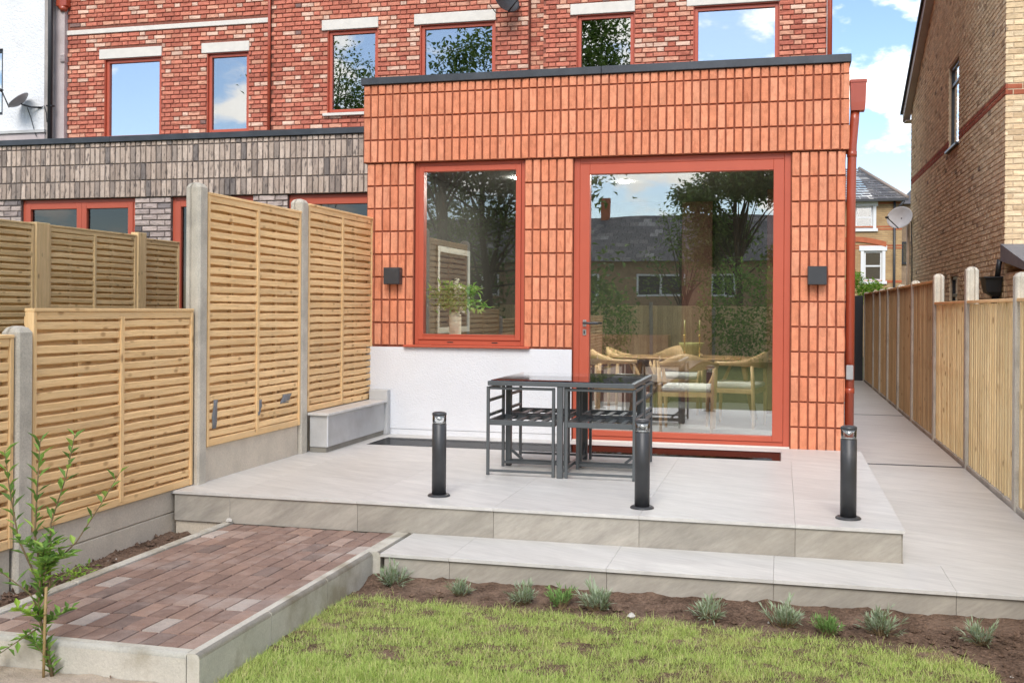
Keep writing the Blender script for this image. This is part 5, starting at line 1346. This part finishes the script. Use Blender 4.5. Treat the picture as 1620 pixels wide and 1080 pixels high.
# climbing shrub above the far end of the fence
t = empty('shrub', (1.5, 15.5, 0), 'bright green leafy shrub rising above the far end of the passage fence', 'shrub')
mb = MB(); rr = random.Random(9)
for k in range(1500):
    a = rr.random(); x = 1.0 + 1.15 * a; zt = 2.05 - .55 * a + .12 * math.sin(a * 17)
    p = Vector((x + rr.gauss(0, .05), 15.6 + rr.gauss(0, .3), zt - abs(rr.gauss(0, .28)))); mb.leaf(p, Vector((rr.gauss(0, 1), rr.gauss(0, 1), rr.gauss(.2, .7))), Vector((0, 0, 1)), rr.uniform(.07, .14), rr.uniform(.035, .07))
mb.build('foliage', LEAFB, t); MB().tube([(1.5, 15.6, -.6), (1.55, 15.6, .8), (1.5, 15.6, 1.6)], [.05, .035, .01], 8).build('stem', BARK, t)

# ================================================================== BEHIND THE CAMERA (seen in the glass)
def tree(x, y, h, r, z0, n, seed, lab, lsz=(.14, .26), dens=1.0, zc=.62):
    rr = random.Random(seed); t = empty('broadleaf_tree', (x, y, z0), lab, 'tree', 'trees across the gardens')
    tr = MB(); lf = MB()
    tr.tube([(x, y, z0), (x + .1, y, z0 + h * .3), (x - .1, y + .1, z0 + h * .6), (x, y, z0 + h * .9)], [.15, .11, .07, .02], 9)
    cl = []
    for k in range(int(34 * dens)):
        a = rr.uniform(0, 6.283); e = rr.uniform(-.6, 1.2); q = rr.uniform(.45, 1.0)
        c = Vector((x + math.cos(a) * math.cos(e) * r * q, y + math.sin(a) * math.cos(e) * r * q, z0 + h * zc + math.sin(e) * h * (1 - zc) * q)); cl.append((c, rr.uniform(.16, .30) * r))
        p0 = Vector((x, y, z0 + h * rr.uniform(.25, .6))); tr.tube([p0, p0.lerp(c, .5) + Vector((0, 0, .2)), c], [.035, .02, .008], 5)
    tr.build('trunk', BARK, t)
    for k in range(n):
        c, s = cl[rr.randrange(len(cl))]
        d = Vector((rr.gauss(0, 1), rr.gauss(0, 1), rr.gauss(0, .8))); p = c + d * s * .62
        lf.leaf(p, Vector((rr.gauss(0, 1), rr.gauss(0, 1), rr.gauss(-.2, .7))), Vector((0, 0, 1)), rr.uniform(*lsz), rr.uniform(*lsz) * .55)
    lf.build('crown', LEAFT, t)
tree(-8.6, -14.5, 13.5, 4.3, -.6, 16000, 1, 'big dense tree in the garden beyond, mirrored in the left windows')
tree(-8.0, -16.5, 7.5, 3.4, -.8, 9000, 6, 'low spreading tree mirrored in the kitchen window', (.14, .26), 1.0, .48)
tree(-17.5, -16, 12.5, 3.6, -.6, 5000, 2, 'sparse tree mirrored in the narrow upper window', (.12, .22), .8)
tree(-2.0, -27, 8.8, 2.1, -.8, 15000, 3, 'slim tree mirrored at the right of the glass door', (.14, .26), .8)
tree(-4.2, -31, 6.0, 1.6, -.8, 900, 4, 'thin leafed tree mirrored before the slate roof', (.12, .2), .7)
def bush(x, y, z, rx, rz, n, seed, lab, mat=LEAFT):
    rr = random.Random(seed); t = empty('garden_bush', (x, y, z), lab, 'bush', 'bushes along the end of the garden'); mb = MB()
    for k in range(n):
        d = Vector((rr.gauss(0, 1), rr.gauss(0, 1), rr.gauss(0, 1))).normalized() * rr.uniform(.5, 1.0)
        p = Vector((x + d.x * rx, y + d.y * rx * .7, z + rz + d.z * rz)); mb.leaf(p, Vector((rr.gauss(0, 1), rr.gauss(0, 1), rr.gauss(0, .7))), Vector((0, 0, 1)), rr.uniform(.10, .2), rr.uniform(.05, .09))
    mb.build('foliage', mat, t)
bush(-5.6, -20.2, -.4, 1.1, 1.25, 1600, 3, 'light green bush mirrored in the middle of the glass door', LEAFL)
bush(-1.6, -21, -.4, 1.4, 1.6, 2200, 4, 'dark green bush mirrored at the right of the glass door', LEAFL)
bf = empty('board_fence', (-4, -23, 0), 'brown boarded fence at the end of the garden', 'fence')
mb = MB(); [mb.box(-14 + k * .15, -14 + k * .15 + .143, -23.03, -23, -.6, 1.35) for k in range(130)]; mb.build('boards', WOODB[1], bf, 'stuff')
mb = MB(); [mb.cbox(-14 + k * 1.9, -13.9 + k * 1.9, -22.999, -22.9, -.6, 1.45) for k in range(11)]; mb.build('fence_posts', CONC, bf)
bh = empty('hall_roof', (-12, -80, 0), 'pale blue grey curved hall roof mirrored above the slate roof', 'building')
mb = MB()
for k in range(21):
    x = -40 + 60 * k / 20; z = 6.2 + 2.0 * (1 - ((k - 10) / 10) ** 2)
    mb.v += [(x, -75, z), (x, -95, z)]
for k in range(20): mb.face((2 * k, 2 * k + 1, 2 * k + 3, 2 * k + 2), True)
n = len(mb.v); mb.v += [(-40 + 3 * k, -75, 6.2 + 2.0 * (1 - ((k - 10) / 10) ** 2)) for k in range(21)] + [(20, -75, 5.0), (-40, -75, 5.0)]; mb.face(range(n, n + 23))
mb.build('roof', pmat('pale_metal_roof', (.34, .44, .50), .5, noise=(2, .05)), bh)
MB().box(-39.9, 19.9, -94.9, -75.1, -2, 6.1).build('wall', MATS['pale_metal_roofobj'], bh)
oh = empty('long_brick_house', (-10, -50, -1.5), 'long low brown brick house mirrored in the glass door', 'house')
ow = [(x, x + w2, z, z + h2) for x, w2, z, h2 in ((-12.6, 2.3, 1.9, 1.25), (-8.2, 2.6, 1.9, 1.25), (-4.2, 1.3, 1.9, 1.25), (-8.0, 1.2, -.3, 1.0), (-18, 2, 1.9, 1.25), (0, 2, 1.9, 1.25), (-13, 2.2, -.9, 1.3))]
mb = MB(); wall(mb, -30, 14, -2, 3.85, .0, .3, ow, lambda x, y, z: (x, -48 - y, z)); mb.box(-30, 14, -55, -54.7, -2, 3.85); mb.build('wall', pmat('brown_far_brick', (.34, .225, .13), .9, noise=(4, .15), fine=(20, .12)), oh)
for a, b, c, d in ow:
    mb = MB()
    for x0, x1, z0, z1 in ((a, a + .1, c, d), (b - .1, b, c, d), (a + .101, b - .101, c, c + .1), (a + .101, b - .101, d - .1, d), ((a + b) / 2 - .06, (a + b) / 2 + .06, c + .101, d - .101)): mb.cbox(x0, x1, -48.08, -47.98, z0, z1, .005)
    o = mb.build('window', WHITEP, oh); MB().box(a, b, -48.12, -48.1, c, d).build('pane', DARKM, o)
mb = MB(); slate_plane(mb, (-30.3, -47.5, 3.86), (14.3, -47.5, 3.86), (-30.3, -51.5, 6.6), (14.3, -51.5, 6.6), 90, 13, random.Random(2)); slate_plane(mb, (14.3, -55.5, 3.86), (-30.3, -55.5, 3.86), (14.3, -51.5, 6.6), (-30.3, -51.5, 6.6), 90, 13, random.Random(6))
mb.build('roof', SLATE, oh)
mb = MB(); mb.box(-10.8, -10.3, -51.8, -51.3, 6.4, 7.7); mb.build('chimney', rm, oh)
